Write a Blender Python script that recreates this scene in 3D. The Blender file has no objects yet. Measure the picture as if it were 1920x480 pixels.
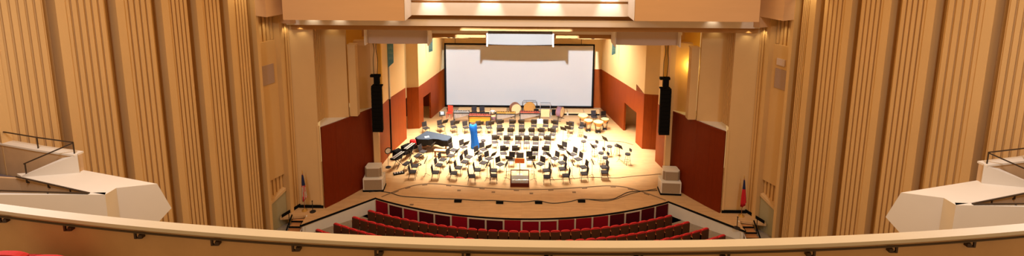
import bpy, bmesh, math, random
from mathutils import Vector, Matrix
random.seed(7)
PI = math.pi
COL = bpy.context.scene.collection

# ------------------------------------------------------------------ materials
def mat(name, col, rough=.6, spec=.3, metal=0.0, var=0.0, vscale=3.0, stretch=(1, 1, 1), bump=0.0, bscale=40., emit=0.0):
    m = bpy.data.materials.new(name); m.use_nodes = True
    nt = m.node_tree; b = nt.nodes['Principled BSDF']
    b.inputs['Base Color'].default_value = (*col, 1)
    b.inputs['Roughness'].default_value = rough
    b.inputs['Metallic'].default_value = metal
    b.inputs['Specular IOR Level'].default_value = spec
    tc = nt.nodes.new('ShaderNodeTexCoord'); mp = nt.nodes.new('ShaderNodeMapping')
    mp.inputs['Scale'].default_value = stretch
    nt.links.new(tc.outputs['Object'], mp.inputs[0])
    if var > 0:
        n = nt.nodes.new('ShaderNodeTexNoise'); n.inputs['Scale'].default_value = vscale; n.inputs['Detail'].default_value = 5
        nt.links.new(mp.outputs[0], n.inputs['Vector'])
        mx = nt.nodes.new('ShaderNodeMix'); mx.data_type = 'RGBA'
        mx.inputs[6].default_value = (*[c * (1 - var) for c in col], 1)
        mx.inputs[7].default_value = (*[min(1, c * (1 + var)) for c in col], 1)
        nt.links.new(n.outputs['Fac'], mx.inputs[0]); nt.links.new(mx.outputs[2], b.inputs['Base Color'])
    if bump > 0:
        n2 = nt.nodes.new('ShaderNodeTexNoise'); n2.inputs['Scale'].default_value = bscale
        nt.links.new(mp.outputs[0], n2.inputs['Vector'])
        bp = nt.nodes.new('ShaderNodeBump'); bp.inputs['Strength'].default_value = bump; bp.inputs['Distance'].default_value = .02
        nt.links.new(n2.outputs['Fac'], bp.inputs['Height']); nt.links.new(bp.outputs[0], b.inputs['Normal'])
    if emit:
        b.inputs['Emission Color'].default_value = (*col, 1); b.inputs['Emission Strength'].default_value = emit
    return m

def plank_mat(name, c1, c2, cm, w, h, coord='Object', rough=.4, mortar=.004, spec=.35, offset=.5, rot=0):
    m = bpy.data.materials.new(name); m.use_nodes = True
    nt = m.node_tree; b = nt.nodes['Principled BSDF']
    tc = nt.nodes.new('ShaderNodeTexCoord'); mp = nt.nodes.new('ShaderNodeMapping'); mp.inputs['Rotation'].default_value = (0, 0, rot)
    br = nt.nodes.new('ShaderNodeTexBrick')
    nt.links.new(tc.outputs[coord], mp.inputs[0]); nt.links.new(mp.outputs[0], br.inputs['Vector'])
    br.inputs['Scale'].default_value = 1; br.inputs['Brick Width'].default_value = w; br.inputs['Row Height'].default_value = h
    br.inputs['Mortar Size'].default_value = mortar; br.inputs['Mortar Smooth'].default_value = .3; br.offset = offset
    br.inputs['Color1'].default_value = (*c1, 1); br.inputs['Color2'].default_value = (*c2, 1); br.inputs['Mortar'].default_value = (*cm, 1)
    n = nt.nodes.new('ShaderNodeTexNoise'); n.inputs['Scale'].default_value = 1.6; n.inputs['Detail'].default_value = 6
    mp2 = nt.nodes.new('ShaderNodeMapping'); mp2.inputs['Scale'].default_value = (1, 6, 1) if coord == 'Object' else (8, 1, 1)
    nt.links.new(tc.outputs[coord], mp2.inputs[0]); nt.links.new(mp2.outputs[0], n.inputs['Vector'])
    mx = nt.nodes.new('ShaderNodeMix'); mx.data_type = 'RGBA'; mx.blend_type = 'MULTIPLY'; mx.inputs[0].default_value = 1
    rp = nt.nodes.new('ShaderNodeMapRange'); rp.inputs['To Min'].default_value = .78; rp.inputs['To Max'].default_value = 1.18
    nt.links.new(n.outputs['Fac'], rp.inputs[0]); nt.links.new(br.outputs['Color'], mx.inputs[6]); nt.links.new(rp.outputs[0], mx.inputs[7])
    nt.links.new(mx.outputs[2], b.inputs['Base Color'])
    b.inputs['Roughness'].default_value = rough; b.inputs['Specular IOR Level'].default_value = spec
    return m

M = dict(
    cream=mat('cream_plaster', (.62, .42, .21), .75, .2, var=.05, vscale=1.2, bump=.1, bscale=60),
    creamwall=mat('fluted_plaster', (.59, .38, .165), .8, .15, var=.07, vscale=1.5, stretch=(1, 1, .25), bump=.15, bscale=50),
    stagewall=mat('stage_plaster', (.78, .60, .33), .8, .15, var=.04, vscale=1.0),
    bulk=mat('bulkhead_plaster', (.62, .40, .23), .7, .2, var=.06, vscale=.8, stretch=(.5, 1, 4)),
    soffit=mat('soffit_shade_tan', (.40, .23, .10), .8, .1, var=.05),  # darker plaster, painting in the shadow of the beam above
    bandl=mat('pale_band_plaster', (.78, .70, .62), .7, .2, var=.03),
    bandd=mat('recess_shade_brown', (.42, .22, .08), .8, .1, var=.05),  # shade between the beams painted into the colour
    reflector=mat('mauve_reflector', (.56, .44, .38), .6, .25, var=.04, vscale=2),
    reflector_mid=mat('beam_darkened_reflector', (.13, .115, .105), .6, .25, var=.04, vscale=2),  # mauve panel's colour darkened to offset the projector beam on it
    cap=mat('cream_cap', (.66, .64, .60), .5, .3, var=.05, vscale=2.5, stretch=(1, 3, 1)),
    parapet=mat('parapet_inner', (.52, .35, .20), .7, .2, var=.14, vscale=2.2, bump=.1, bscale=30),
    box=mat('box_plaster', (.66, .60, .52), .65, .2, var=.04, vscale=1.2),
    boxfloor=mat('box_carpet', (.16, .12, .12), .95, .05, var=.15, vscale=6),
    grille=mat('grey_grille', (.36, .25, .19), .8, .2, var=.1, vscale=30),
    spkcloth=mat('beige_speaker_cloth', (.30, .23, .16), .85, .1, var=.1, vscale=40),
    doorgrey=mat('grey_green_door', (.36, .32, .20), .6, .2, var=.04),
    black=mat('black_metal', (.012, .011, .011), .45, .4),
    blackmatte=mat('black_matte', (.006, .006, .006), .95, .05),
    bronze=mat('dark_bronze', (.055, .035, .022), .4, .5, metal=.5),
    seatblack=mat('charcoal_pad', (.028, .024, .028), .85, .15, var=.1, vscale=20),
    deskblack=mat('black_desk', (.03, .026, .026), .8, .15),
    white=mat('white_paper', (.85, .85, .83), .7, .1),
    keys=mat('ivory_keys', (.5, .48, .45), .5, .2),
    screen=mat('screen_cloth', (.38, .378, .385), .85, .05),
    redseat=mat('red_upholstery', (.58, .03, .035), .8, .3, var=.15, vscale=15),
    brownshell=mat('brown_seat_shell', (.075, .028, .012), .6, .2, var=.15, vscale=4),
    armwood=mat('arm_wood', (.42, .20, .07), .4, .4),
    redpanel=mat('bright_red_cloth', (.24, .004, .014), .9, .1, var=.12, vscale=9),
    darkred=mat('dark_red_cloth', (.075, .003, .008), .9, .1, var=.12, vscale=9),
    railgrey=mat('pale_grey_frame', (.56, .47, .38), .5, .3),
    carpet=mat('grey_carpet', (.42, .37, .32), .95, .05, var=.2, vscale=8),
    step=mat('step_wood', (.45, .22, .09), .5, .3, var=.12, vscale=5),
    blue=mat('blue_cloth', (.006, .065, .30), .9, .1, var=.15, vscale=5, bump=.4, bscale=7),
    banner=mat('blue_banner', (.10, .30, .52), .8, .1),
    bannerpale=mat('pale_blue_print', (.26, .46, .60), .8, .1),
    greytrim=mat('grey_trim', (.42, .42, .40), .6, .3),
    quilt=mat('slate_quilt', (.028, .036, .055), .95, .05, var=.12, vscale=6, bump=.2, bscale=15),
    quiltside=mat('dark_quilt_side', (.03, .025, .022), .9, .1, var=.2, vscale=6),
    red=mat('red_cloth', (.55, .02, .02), .7, .2),
    redchair=mat('red_paint', (.55, .05, .02), .5, .3),
    gold=mat('gold_resonator', (.60, .30, .04), .5, .3, metal=.1),
    copper=mat('copper_bowl', (.72, .40, .14), .45, .4, metal=.1),
    skin=mat('drum_head', (.60, .44, .22), .6, .2),
    rose=mat('rosewood_bars', (.42, .06, .035), .45, .4),
    greybar=mat('aluminium_bars', (.45, .44, .45), .35, .5, metal=.5),
    wood=mat('piano_wood', (.22, .08, .03), .4, .4),
    palewood=mat('pale_wood', (.68, .45, .22), .5, .3, var=.08),
    orange=mat('orange_desk', (.85, .20, .03), .5, .3),
    maho=mat('mahogany_rail', (.10, .014, .006), .6, .2),
    podfloor=mat('podium_carpet', (.17, .15, .135), .9, .1, var=.3, vscale=12),
    purple=mat('purple_shell', (.19, .10, .14), .4, .4),
    flagred=mat('flag_red', (.48, .02, .03), .8, .1), flagwhite=mat('flag_white', (.45, .38, .30), .8, .1), flagblue=mat('flag_blue', (.02, .025, .08), .8, .1),
    brass=mat('brass', (.65, .42, .12), .35, .5, metal=.7),
    gong=mat('gong_bronze', (.52, .27, .07), .4, .5, metal=.5, var=.12, vscale=9),
    niche=mat('niche_gold', (.75, .50, .12), .7, .2),
    seam=mat('pit_seam', (.20, .13, .08), .7, .2),
    bluepaper=mat('pale_blue_folder', (.42, .55, .66), .7, .1),
    chrome=mat('chrome', (.6, .6, .6), .25, .5, metal=.9),
)
M['floor'] = plank_mat('maple_stage_floor', (.56, .37, .20), (.51, .33, .17), (.36, .21, .10), 2.4, .11, rough=.42)
M['woodwall'] = plank_mat('cherry_panelling', (.27, .052, .006), (.25, .046, .005), (.10, .015, .004), .75, 20, coord='UV', rough=.5, mortar=.006, spec=.15)
M['podwood'] = plank_mat('dark_cherry_panelling', (.16, .020, .003), (.15, .018, .003), (.07, .008, .002), 1.15, 20, coord='UV', rough=.5, mortar=.005, spec=.15)

# ------------------------------------------------------------------ mesh helpers
def bmn(): return bmesh.new()
def box(bm, c, s, rz=0., rx=0., ry=0.):
    g = bmesh.ops.create_cube(bm, size=1)['verts']
    mx = Matrix.Translation(c) @ Matrix.Rotation(rz, 4, 'Z') @ Matrix.Rotation(ry, 4, 'Y') @ Matrix.Rotation(rx, 4, 'X') @ Matrix.Diagonal((*s, 1))
    bmesh.ops.transform(bm, matrix=mx, verts=g); return g
def bb(bm, x0, x1, y0, y1, z0, z1):
    return box(bm, ((x0 + x1) / 2, (y0 + y1) / 2, (z0 + z1) / 2), (abs(x1 - x0), abs(y1 - y0), abs(z1 - z0)))
def rbox(bm, c, s, r=.02, rz=0., rx=0., seg=2):
    t = bmesh.new(); g = bmesh.ops.create_cube(t, size=1)['verts']
    bmesh.ops.transform(t, matrix=Matrix.Diagonal((*s, 1)), verts=g)
    bmesh.ops.bevel(t, geom=t.edges[:], offset=min(r, min(s) * .45), segments=seg, affect='EDGES', profile=.6)
    bmesh.ops.transform(t, matrix=Matrix.Translation(c) @ Matrix.Rotation(rz, 4, 'Z') @ Matrix.Rotation(rx, 4, 'X'), verts=t.verts[:])
    me = bpy.data.meshes.new('tmp'); t.to_mesh(me); t.free(); bm.from_mesh(me); bpy.data.meshes.remove(me)
def cyl(bm, c, r, h, seg=16, r2=None, mx=None):
    g = bmesh.ops.create_cone(bm, cap_ends=True, segments=seg, radius1=r, radius2=r if r2 is None else r2, depth=h)['verts']
    bmesh.ops.transform(bm, matrix=Matrix.Translation(c) @ (mx or Matrix.Identity(4)), verts=g); return g
def bar(bm, a, b, r, seg=8):
    a = Vector(a); b = Vector(b); d = b - a
    if d.length < 1e-6: return
    g = bmesh.ops.create_cone(bm, cap_ends=True, segments=seg, radius1=r, radius2=r, depth=d.length)['verts']
    bmesh.ops.transform(bm, matrix=Matrix.Translation((a + b) / 2) @ d.to_track_quat('Z', 'Y').to_matrix().to_4x4(), verts=g)
def tube(bm, pts, r, seg=8, flat=1.0):
    pts = [Vector(p) for p in pts]; rings = []
    for i, p in enumerate(pts):
        d = (pts[min(i + 1, len(pts) - 1)] - pts[max(i - 1, 0)]).normalized()
        up = Vector((0, 0, 1)) if abs(d.z) < .9 else Vector((0, 1, 0))
        s = d.cross(up).normalized(); u = s.cross(d).normalized()
        rings.append([bm.verts.new(p + s * math.cos(a) * r + u * math.sin(a) * r * flat) for a in [2 * PI * k / seg for k in range(seg)]])
    for a, b in zip(rings, rings[1:]):
        for k in range(seg): bm.faces.new((a[k], a[(k + 1) % seg], b[(k + 1) % seg], b[k]))
    bm.faces.new(rings[0][::-1]); bm.faces.new(rings[-1])
def smooth_pts(pts, n=6):
    out = []; P = [Vector(p) for p in pts]
    for i in range(len(P) - 1):
        p0, p1, p2, p3 = P[max(i - 1, 0)], P[i], P[i + 1], P[min(i + 2, len(P) - 1)]
        for k in range(n):
            t = k / n
            out.append(.5 * ((2 * p1) + (p2 - p0) * t + (2 * p0 - 5 * p1 + 4 * p2 - p3) * t * t + (3 * p1 - p0 - 3 * p2 + p3) * t ** 3))
    out.append(P[-1]); return out
def prism(bm, poly, z0, z1):
    """poly: list of (x,y); z0,z1 floats or lists"""
    n = len(poly); Z0 = z0 if isinstance(z0, (list, tuple)) else [z0] * n; Z1 = z1 if isinstance(z1, (list, tuple)) else [z1] * n
    lo = [bm.verts.new((p[0], p[1], Z0[i])) for i, p in enumerate(poly)]; hi = [bm.verts.new((p[0], p[1], Z1[i])) for i, p in enumerate(poly)]
    f = [bm.faces.new(lo[::-1]), bm.faces.new(hi)]
    for i in range(n): f.append(bm.faces.new((lo[i], lo[(i + 1) % n], hi[(i + 1) % n], hi[i])))
    return f
def prism_xz(bm, poly, y0, y1):
    n = len(poly)
    a = [bm.verts.new((p[0], y0, p[1])) for p in poly]; b = [bm.verts.new((p[0], y1, p[1])) for p in poly]
    bm.faces.new(a); bm.faces.new(b[::-1])
    for i in range(n): bm.faces.new((a[(i + 1) % n], a[i], b[i], b[(i + 1) % n]))
def lathe(bm, prof, c=(0, 0, 0), seg=20, mx=None):
    rings = []; mx = mx or Matrix.Identity(4)
    for r, z in prof:
        rings.append([bm.verts.new(Vector(c) + (mx @ Vector((r * math.cos(2 * PI * k / seg), r * math.sin(2 * PI * k / seg), z)))) for k in range(seg)])
    for a, b in zip(rings, rings[1:]):
        for k in range(seg): bm.faces.new((a[k], a[(k + 1) % seg], b[(k + 1) % seg], b[k]))
    bm.faces.new(rings[0][::-1]); bm.faces.new(rings[-1])
def seg_wall(bm, pts, z0, ztop, th=.15, side=1, arc0=0.):
    """wall along polyline pts (x,y), thickness th to the left (side=1) or right; ztop list; writes UV (metres)."""
    uv = bm.loops.layers.uv.verify(); d = arc0
    for i in range(len(pts) - 1):
        p, q = Vector(pts[i]), Vector(pts[i + 1]); t = (q - p).normalized(); n = Vector((-t.y, t.x)) * th * side
        zb = z0 if not isinstance(z0, (list, tuple)) else None
        za, zc = ztop[i], ztop[i + 1]; b0, b1 = (z0, z0) if zb is not None else (z0[i], z0[i + 1])
        L = (q - p).length
        vs = [bm.verts.new(v) for v in [(p.x, p.y, b0), (q.x, q.y, b1), (q.x, q.y, zc), (p.x, p.y, za), (p.x + n.x, p.y + n.y, b0), (q.x + n.x, q.y + n.y, b1), (q.x + n.x, q.y + n.y, zc), (p.x + n.x, p.y + n.y, za)]]
        for idx in [(0, 1, 2, 3), (5, 4, 7, 6), (3, 2, 6, 7), (1, 0, 4, 5), (1, 5, 6, 2), (0, 3, 7, 4)]:
            f = bm.faces.new([vs[k] for k in idx])
            for lp in f.loops:
                co = lp.vert.co; s = (Vector((co.x, co.y)) - p).dot(t); lp[uv].uv = (d + s, co.z + 10)
        d += L
    return d
def obj(name, bm, m, parent=None, loc=None, smooth=False):
    bmesh.ops.recalc_face_normals(bm, faces=bm.faces[:])
    me = bpy.data.meshes.new(name); bm.to_mesh(me); bm.free()
    ms = m if isinstance(m, (list, tuple)) else [m]
    for x in ms: me.materials.append(M[x] if isinstance(x, str) else x)
    if smooth:
        for p in me.polygons: p.use_smooth = True
    o = bpy.data.objects.new(name, me); COL.objects.link(o)
    if parent: o.parent = parent
    if loc: o.location = loc
    return o
def tag(o, label, cat, group=None, kind=None):
    o['label'] = label; o['category'] = cat
    if group: o['group'] = group
    if kind: o['kind'] = kind
    return o
def thing(name, label, cat, loc=(0, 0, 0), rz=0., group=None):
    o = bpy.data.objects.new(name, None); COL.objects.link(o); o.empty_display_size = .1
    o.location = loc; o.rotation_euler = (0, 0, rz); return tag(o, label, cat, group)
def struct(name, bm, m, label=None, smooth=False):
    o = obj(name, bm, m, smooth=smooth); o['kind'] = 'structure'
    if label: o['label'] = label; o['category'] = name.split('_')[0]
    return o
def copy_tree(o, parent=None):
    c = o.copy(); COL.objects.link(c)
    if parent: c.parent = parent
    for ch in list(o.children): copy_tree(ch, c)
    return c
class Proto:
    """the first placing uses the built object itself, later ones copies of it"""
    def __init__(s, root): s.root = root; s.used = False
    def place(s, x, y, z, rz, label, group=None):
        o = copy_tree(s.root) if s.used else s.root
        s.used = True; o.location = (x, y, z); o.rotation_euler = (0, 0, rz); o['label'] = label
        if group: o['group'] = group
        elif 'group' in o: del o['group']
        return o
ORD = 'zeroth first second third fourth fifth sixth seventh eighth ninth tenth eleventh twelfth thirteenth fourteenth fifteenth sixteenth seventeenth eighteenth nineteenth twentieth'.split()
def ordn(n):
    if n <= 20: return ORD[n]
    if n < 30: return 'twenty-' + ORD[n - 20]
    if n == 30: return 'thirtieth'
    return 'thirty-' + ORD[n - 30]
SIDE = {-1: 'left', 1: 'right'}

# ------------------------------------------------------------------ stage floor, pit edge
CY, RL = 46.0, 20.15                       # common centre of the stage front and of the seat rows
A_END = math.asin(8.62 / RL)
def arc(R, a0, a1, n, cy=CY): return [(R * math.sin(a0 + (a1 - a0) * k / n), cy - R * math.cos(a0 + (a1 - a0) * k / n)) for k in range(n + 1)]
lip = arc(RL, -A_END, A_END, 36)
poly = lip + [(11.9, 24.92), (11.94, 25.88), (13.3, 25.6), (13.6, 27.2), (13.6, 44.), (-13.6, 44.), (-13.6, 27.2), (-13.3, 25.6), (-11.94, 25.88), (-11.9, 24.92)]
b = bmn(); prism(b, poly, -.12, 0); struct('floor', b, 'floor', 'pale maple plank stage floor')
# black edge along the lip and the two wings' fronts
b = bmn(); tube(b, [(x * 1.0, y - .02, -.03) for x, y in lip], .045, 6)
for m in (-1, 1): tube(b, [(m * 8.62, 27.79, -.03), (m * 11.9, 24.9, -.03), (m * 11.92, 25.3, -.03)], .055, 6)
struct('trim_1', b, 'blackmatte', 'black edge strip along the stage front')
# pit lift seam
pit = [(-8.95, 26.95), (-8.3, 27.9), (-7.6, 28.6), (-7.1, 29.0), (-6.3, 29.4), (-5.3, 29.5), (-3.6, 29.25), (-1.8, 29.02), (0, 28.93), (1.8, 29.02), (3.6, 29.25), (5.3, 29.5), (6.3, 29.4), (7.1, 29.0), (7.8, 28.5), (8.5, 27.9), (9.0, 27.4)]
pp = smooth_pts([(x, y, 0) for x, y in pit[1:-1]], 6)
b = bmn(); tube(b, [(p.x, p.y, .01) for p in pp], .05, 6, .5)
for i in range(6, len(pp) - 6, 7):
    d = (pp[i + 1] - pp[i - 1]); box(b, (pp[i].x, pp[i].y - .09, .012), (.32, .12, .024), math.atan2(d.y, d.x))
struct('trim_2', b, 'seam', 'dark curved seam of the pit lift in the stage floor')

# auditorium floor, and fronts of the stage wings
b = bmn(); n = 40; a0, a1 = -.72, .72
g = []
for R in (19.9, 21.0, 40.0):
    g.append([b.verts.new((R * math.sin(a0 + (a1 - a0) * k / n), CY - R * math.cos(a0 + (a1 - a0) * k / n), -.8 + max(0, R - 21) * .05)) for k in range(n + 1)])
for r0, r1 in zip(g, g[1:]):
    for k in range(n): b.faces.new((r0[k], r0[k + 1], r1[k + 1], r1[k]))
bmesh.ops.solidify(b, geom=b.faces[:], thickness=.15)
struct('floor_auditorium', b, 'carpet', 'grey carpeted auditorium floor below the stage')
for m in (-1, 1):
    b = bmn(); seg_wall(b, [(m * 8.6, 27.74), (m * 11.82, 25.0)], -1.0, [-.06, -.06], .12, 1 if m > 0 else -1)
    bb(b, m * 11.70, m * 11.82, 25.0, 26.2, -1.0, -.12)
    struct('wall_front_' + SIDE[m], b, 'railgrey' if False else 'cap', 'cream front wall under the %s stage wing' % SIDE[m])

# pit rail with its cloth panels
rail = thing('pit_rail', 'curved pit rail with red cloth panels between pale grey posts under the stage front', 'rail', (0, CY - RL - .1, -.8))
o0 = Vector((0, CY - RL - .1, -.8))
NP = 18; RP = RL + .06
for k in range(NP + 1):
    a = -A_END + 2 * A_END * k / NP; b = bmn()
    box(b, Vector((RP * math.sin(a), CY - RP * math.cos(a), -.45)) - o0, (.09, .09, .74), a); obj('post', b, 'railgrey', rail)
framed = {1, 2, 3, 4, 6, 7, 9, 10, 15}
for k in framed:
    a = -A_END + 2 * A_END * (k + .5) / NP; b = bmn()
    box(b, Vector((RP * math.sin(a), CY - RP * math.cos(a), -.1)) - o0, (.95, .07, .055), a); obj('top_strip', b, 'railgrey', rail)
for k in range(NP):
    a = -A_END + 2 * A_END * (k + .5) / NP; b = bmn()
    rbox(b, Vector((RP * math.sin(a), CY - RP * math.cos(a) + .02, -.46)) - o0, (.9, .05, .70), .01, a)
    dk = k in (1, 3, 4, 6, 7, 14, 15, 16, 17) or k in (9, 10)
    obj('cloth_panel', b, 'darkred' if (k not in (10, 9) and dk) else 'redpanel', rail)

# ------------------------------------------------------------------ side walls of the hall
TH = math.radians(25); P0 = Vector((-12.75, 26.8)); DW = Vector((-math.sin(TH), -math.cos(TH))); NW = Vector((math.cos(TH), -math.sin(TH)))
def wp(s, p, m): v = P0 + DW * s + NW * p; return (v.x * (-m), v.y)      # m=-1 left, 1 right
def wbox(bm, s0, s1, p0, p1, z0, z1, m): prism(bm, [wp(s0, p0, m), wp(s1, p0, m), wp(s1, p1, m), wp(s0, p1, m)], z0, z1)
ZB, ZT = -1.6, 17.5
SL = {-1: [2.02, 3.42, 4.93, 6.40, 8.08, 9.97, 11.9, 13.9], 1: [1.95, 3.0, 4.66, 6.25, 7.82, 9.62, 11.5, 13.5]}
for m in (-1, 1):
    b = bmn(); S = SL[m]
    wbox(b, -.2, 16., -.9, -.55, ZB, ZT, m)                       # back plane behind the slots
    wbox(b, -.1, .52, -.6, 0, ZB, 11.0, m)                        # ribs next to the corner column
    for k in range(3): wbox(b, .02 + k * .17, .12 + k * .17, -.02, .05, ZB, 11.0, m)
    wbox(b, .50, .70, -.55, .16, ZB, 11.6, m)                     # fin before the alcove
    # alcove
    a0_, a1_ = .70, S[0] - .16
    wbox(b, a0_, a1_ + .02, -.56, -.22, 2.25, 9.9, m)
    wbox(b, a0_, a1_ + .02, -.56, -.40, 9.7, 12.5, m); wbox(b, a0_, a1_ + .02, -.56, -.44, 1.0, 2.3, m)
    for k in range(5):
        w = (a1_ - a0_) / 5
        wbox(b, a0_ + w * k + .03, a0_ + w * (k + .72), -.56, -.30 - .02 * (k % 2), 9.75 + .09 * abs(k - 2), 12.5, m)
        wbox(b, a0_ + w * k + .03, a0_ + w * (k + .72), -.56, -.34, 1.2, 2.25, m)
    wbox(b, a1_, S[0], -.6, .12, ZB, ZT, m)                       # fin after it
    for i in range(len(S) - 1):
        s0, s1 = S[i] + .27, S[i + 1]
        fin = .29
        nr = max(5, round((s1 - fin - s0) / .235)); w = (s1 - fin - s0) / nr
        # panel slightly sloping out towards the fin
        prism(b, [wp(s0, -.7, m), wp(s1 - fin, -.7, m), wp(s1 - fin, -.03, m), wp(s0, -.12, m)], ZB, ZT)
        for k in range(nr):
            sa, sb = s0 + w * k + w * .36, s0 + w * (k + 1); t0 = -.12 + .09 * (sa - s0) / (s1 - fin - s0)
            wbox(b, sa, sb, t0 - .02, t0 + .085, ZB, ZT, m)
        wbox(b, s1 - fin, s1, -.7, .11, ZB, ZT, m)
    struct('wall_' + SIDE[m], b, 'creamwall', 'fluted cream side wall, %s of the stage' % SIDE[m])
    # diagonal canopy and door
    b = bmn(); sA, sB = .72, S[0] - .2
    P = [wp(sA, -.5, m), wp(sB, -.5, m), wp(sB, -.10, m), wp(sA, -.10, m)]
    prism(b, P, [1.30, .92, .92, 1.30], [1.46, 1.08, 1.08, 1.46])
    struct('trim_%d' % (3 if m < 0 else 4), b, 'cream', 'slanted cream canopy over the %s side door' % SIDE[m])
    b = bmn(); prism(b, [wp(.72, -.5, m), wp(sB, -.5, m), wp(sB, -.16, m), wp(.72, -.16, m)], -1.2, [1.3, .92, .92, 1.3])
    struct('door_%d' % (1 if m < 0 else 2), b, 'doorgrey', 'grey green side door, %s of the stage' % SIDE[m])
    # loudspeaker grille in the alcove
    b = bmn(); wbox(b, .92, S[0] - .26, -.24, -.17, 7.6, 8.65, m)
    tag(obj('speaker_grille', b, 'grille'), 'square grey speaker grille in the %s side wall alcove' % SIDE[m], 'grille')
    # baseboard by the corner and column
    b = bmn(); wbox(b, 0, 1.25, .05, .09, 0, .17, m)
    bb(b, m * 12.68, m * 11.3, 26.62, 26.70, 0, .15)
    struct('baseboard_' + SIDE[m], b, 'blackmatte', 'black baseboard in the %s stage corner' % SIDE[m])
b = bmn(); wbox(b, .98, 1.45, -.24, -.14, 8.85, 9.2, 1)
tag(obj('wall_light', b, 'reflector'), 'small pale box fixture above the grille in the right alcove', 'light fixture')

# ------------------------------------------------------------------ corner columns, niches, podium walls
for m in (-1, 1):
    S_ = SIDE[m]
    b = bmn(); prism(b, [(m * 12.95, 26.8), (m * 11.37, 26.70), (m * 11.62, 27.3), (m * 12.95, 27.4)], 0, 10.75)
    bb(b, m * 11.42, m * 11.30, 26.66, 26.72, 0, 4.9)
    struct('wall_column_' + S_, b, 'cream', 'tall plain cream column, %s of the stage' % S_)
    b = bmn(); prism(b, [(m * 11.66, 27.25), (m * 11.56, 28.0), (m * 11.9, 28.0), (m * 11.9, 27.25)], 4.85, 10.6)
    for k in range(4):
        y = 27.3 + .18 * k; x = 11.64 - (y - 27.3) * .14; bb(b, m * (x - .045), m * (x + .05), y, y + .1, 4.85, 10.55)
    prism(b, [(m * 11.6, 28.0), (m * 10.14, 28.15), (m * 10.2, 28.5), (m * 11.6, 28.5)], 4.85, 10.6)
    prism(b, [(m * 10.12, 29.4), (m * 8.95, 29.95), (m * 8.95, 30.2), (m * 10.2, 29.9)], 4.85, 9.1)
    struct('wall_niche_' + S_, b, 'cream', 'cream niche wall above the %s cherry wall' % S_)
    b = bmn(); prism(b, [(m * 10.9, 30.5), (m * 8.9, 30.9), (m * 8.9, 31.1), (m * 10.9, 30.9)], 4.85, 10.6)
    struct('wall_back_niche_' + S_, b, 'niche', 'gold plaster wall deep behind the %s niche' % S_)
    b = bmn(); bb(b, m * 10.10, m * 9.66, 28.3, 28.75, 4.85, 9.1); bb(b, m * 10.12, m * 9.62, 28.28, 28.78, 9.1, 9.16)
    struct('wall_pier_' + S_, b, 'cream', 'short square pier standing in the %s niche' % S_)
    b = bmn(); prism(b, [(m * 11.25, 26.72), (m * 9.25, 29.72), (m * 8.95, 30.2), (m * 10.2, 30.2), (m * 11.9, 28.5), (m * 11.45, 27.2)], 4.62, 4.85)
    struct('wall_ledge_' + S_, b, 'cap', 'cream ledge on top of the %s cherry wall' % S_)
    b = bmn(); P = [(m * 11.25, 26.68), (m * 10.72, 27.40), (m * 10.22, 28.18), (m * 9.74, 28.98), (m * 9.30, 29.74)]
    seg_wall(b, P, 0, [4.82] * 5, .1, 1 if m > 0 else -1)
    seg_wall(b, [(x - m * .02, y - .0) for x, y in P], 4.70, [4.84] * 5, .12, 1 if m > 0 else -1)
    struct('wall_cherry_' + S_, b, 'podwood', 'dark cherry panelled wall, %s of the stage front' % S_)
    b = bmn(); bb(b, m * 9.12, m * 8.80, 29.4, 29.7, 0, 10.2)
    struct('wall_post_' + S_, b, 'cream', 'slim cream post behind the %s hanging speaker' % S_)

# ------------------------------------------------------------------ stage shell
b = bmn(); ZW = 9.7
# back wall
seg_wall(b, [(-9.5, 43.2), (9.5, 43.2)], 0, [3.53, 3.53], .2, 1)
struct('wall_back', b, 'woodwall', 'cherry panelled back wall of the stage')
b = bmn(); seg_wall(b, [(-9.5, 43.22), (9.5, 43.22)], 3.53, [ZW, ZW], .2, 1)
struct('wall_back_upper', b, 'stagewall', 'yellow plaster above the back wall panelling')
# left rear side wall with door opening between y 38.95 and 40.45
def lerp(p, q, y): t = (y - p[1]) / (q[1] - p[1]); return (p[0] + t * (q[0] - p[0]), y)
pL, qL = (-8.04, 38.16), (-6.72, 43.2)
b = bmn(); d = seg_wall(b, [(-8.97, 38.06), (-8.04, 38.16)], 0, [3.38, 3.41], .15, 1)
e0, e1 = lerp(pL, qL, 38.92), lerp(pL, qL, 40.3)
seg_wall(b, [pL, e0], 0, [3.41, 3.42], .15, 1, d); seg_wall(b, [e1, qL], 0, [3.47, 3.53], .15, 1, d + 2.2)
seg_wall(b, [e0, e1], 2.3, [3.42, 3.47], .15, 1, d + .8)
struct('wall_tower_left', b, 'woodwall', 'cherry panelled wall with a tall dark doorway, rear left of the stage')
b = bmn(); seg_wall(b, [(-8.97, 38.08), (-8.04, 38.18)], 3.38, [ZW, ZW], .15, 1); seg_wall(b, [(pL[0], 38.18), (qL[0], 43.2)], 3.44, [ZW, ZW], .15, 1)
struct('wall_tower_upper_left', b, 'stagewall', 'yellow plaster above the rear left panelling')
pR, qR = (8.78, 34.9), (7.10, 43.2)
b = bmn(); d = seg_wall(b, [(9.76, 34.74), pR], 0, [4.11, 4.15], .15, -1)
e0, e1, eS = lerp(pR, qR, 36.0), lerp(pR, qR, 38.2), lerp(pR, qR, 36.25)
seg_wall(b, [pR, e0], 0, [4.15, 4.4], .15, -1, d)
seg_wall(b, [e0, eS], 2.32, [4.4, 4.45], .15, -1, d + 1.1); seg_wall(b, [eS, e1], 2.30, [3.92, 3.82], .15, -1, d + 1.4); seg_wall(b, [e1, qR], 0, [3.82, 3.53], .15, -1, d + 3.3)
struct('wall_tower_right', b, 'woodwall', 'cherry panelled wall with an open doorway, rear right of the stage')
b = bmn(); bb(b, 8.0, 12.5, 39.4, 39.55, 0, 4); bb(b, 10.9, 11.05, 34, 39.5, 0, 4)
struct('wall_offstage_right', b, 'parapet', 'brown offstage wall seen through the right doorway')
b = bmn(); bb(b, -11.5, -11.3, 38.3, 42., 0, 4)
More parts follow.
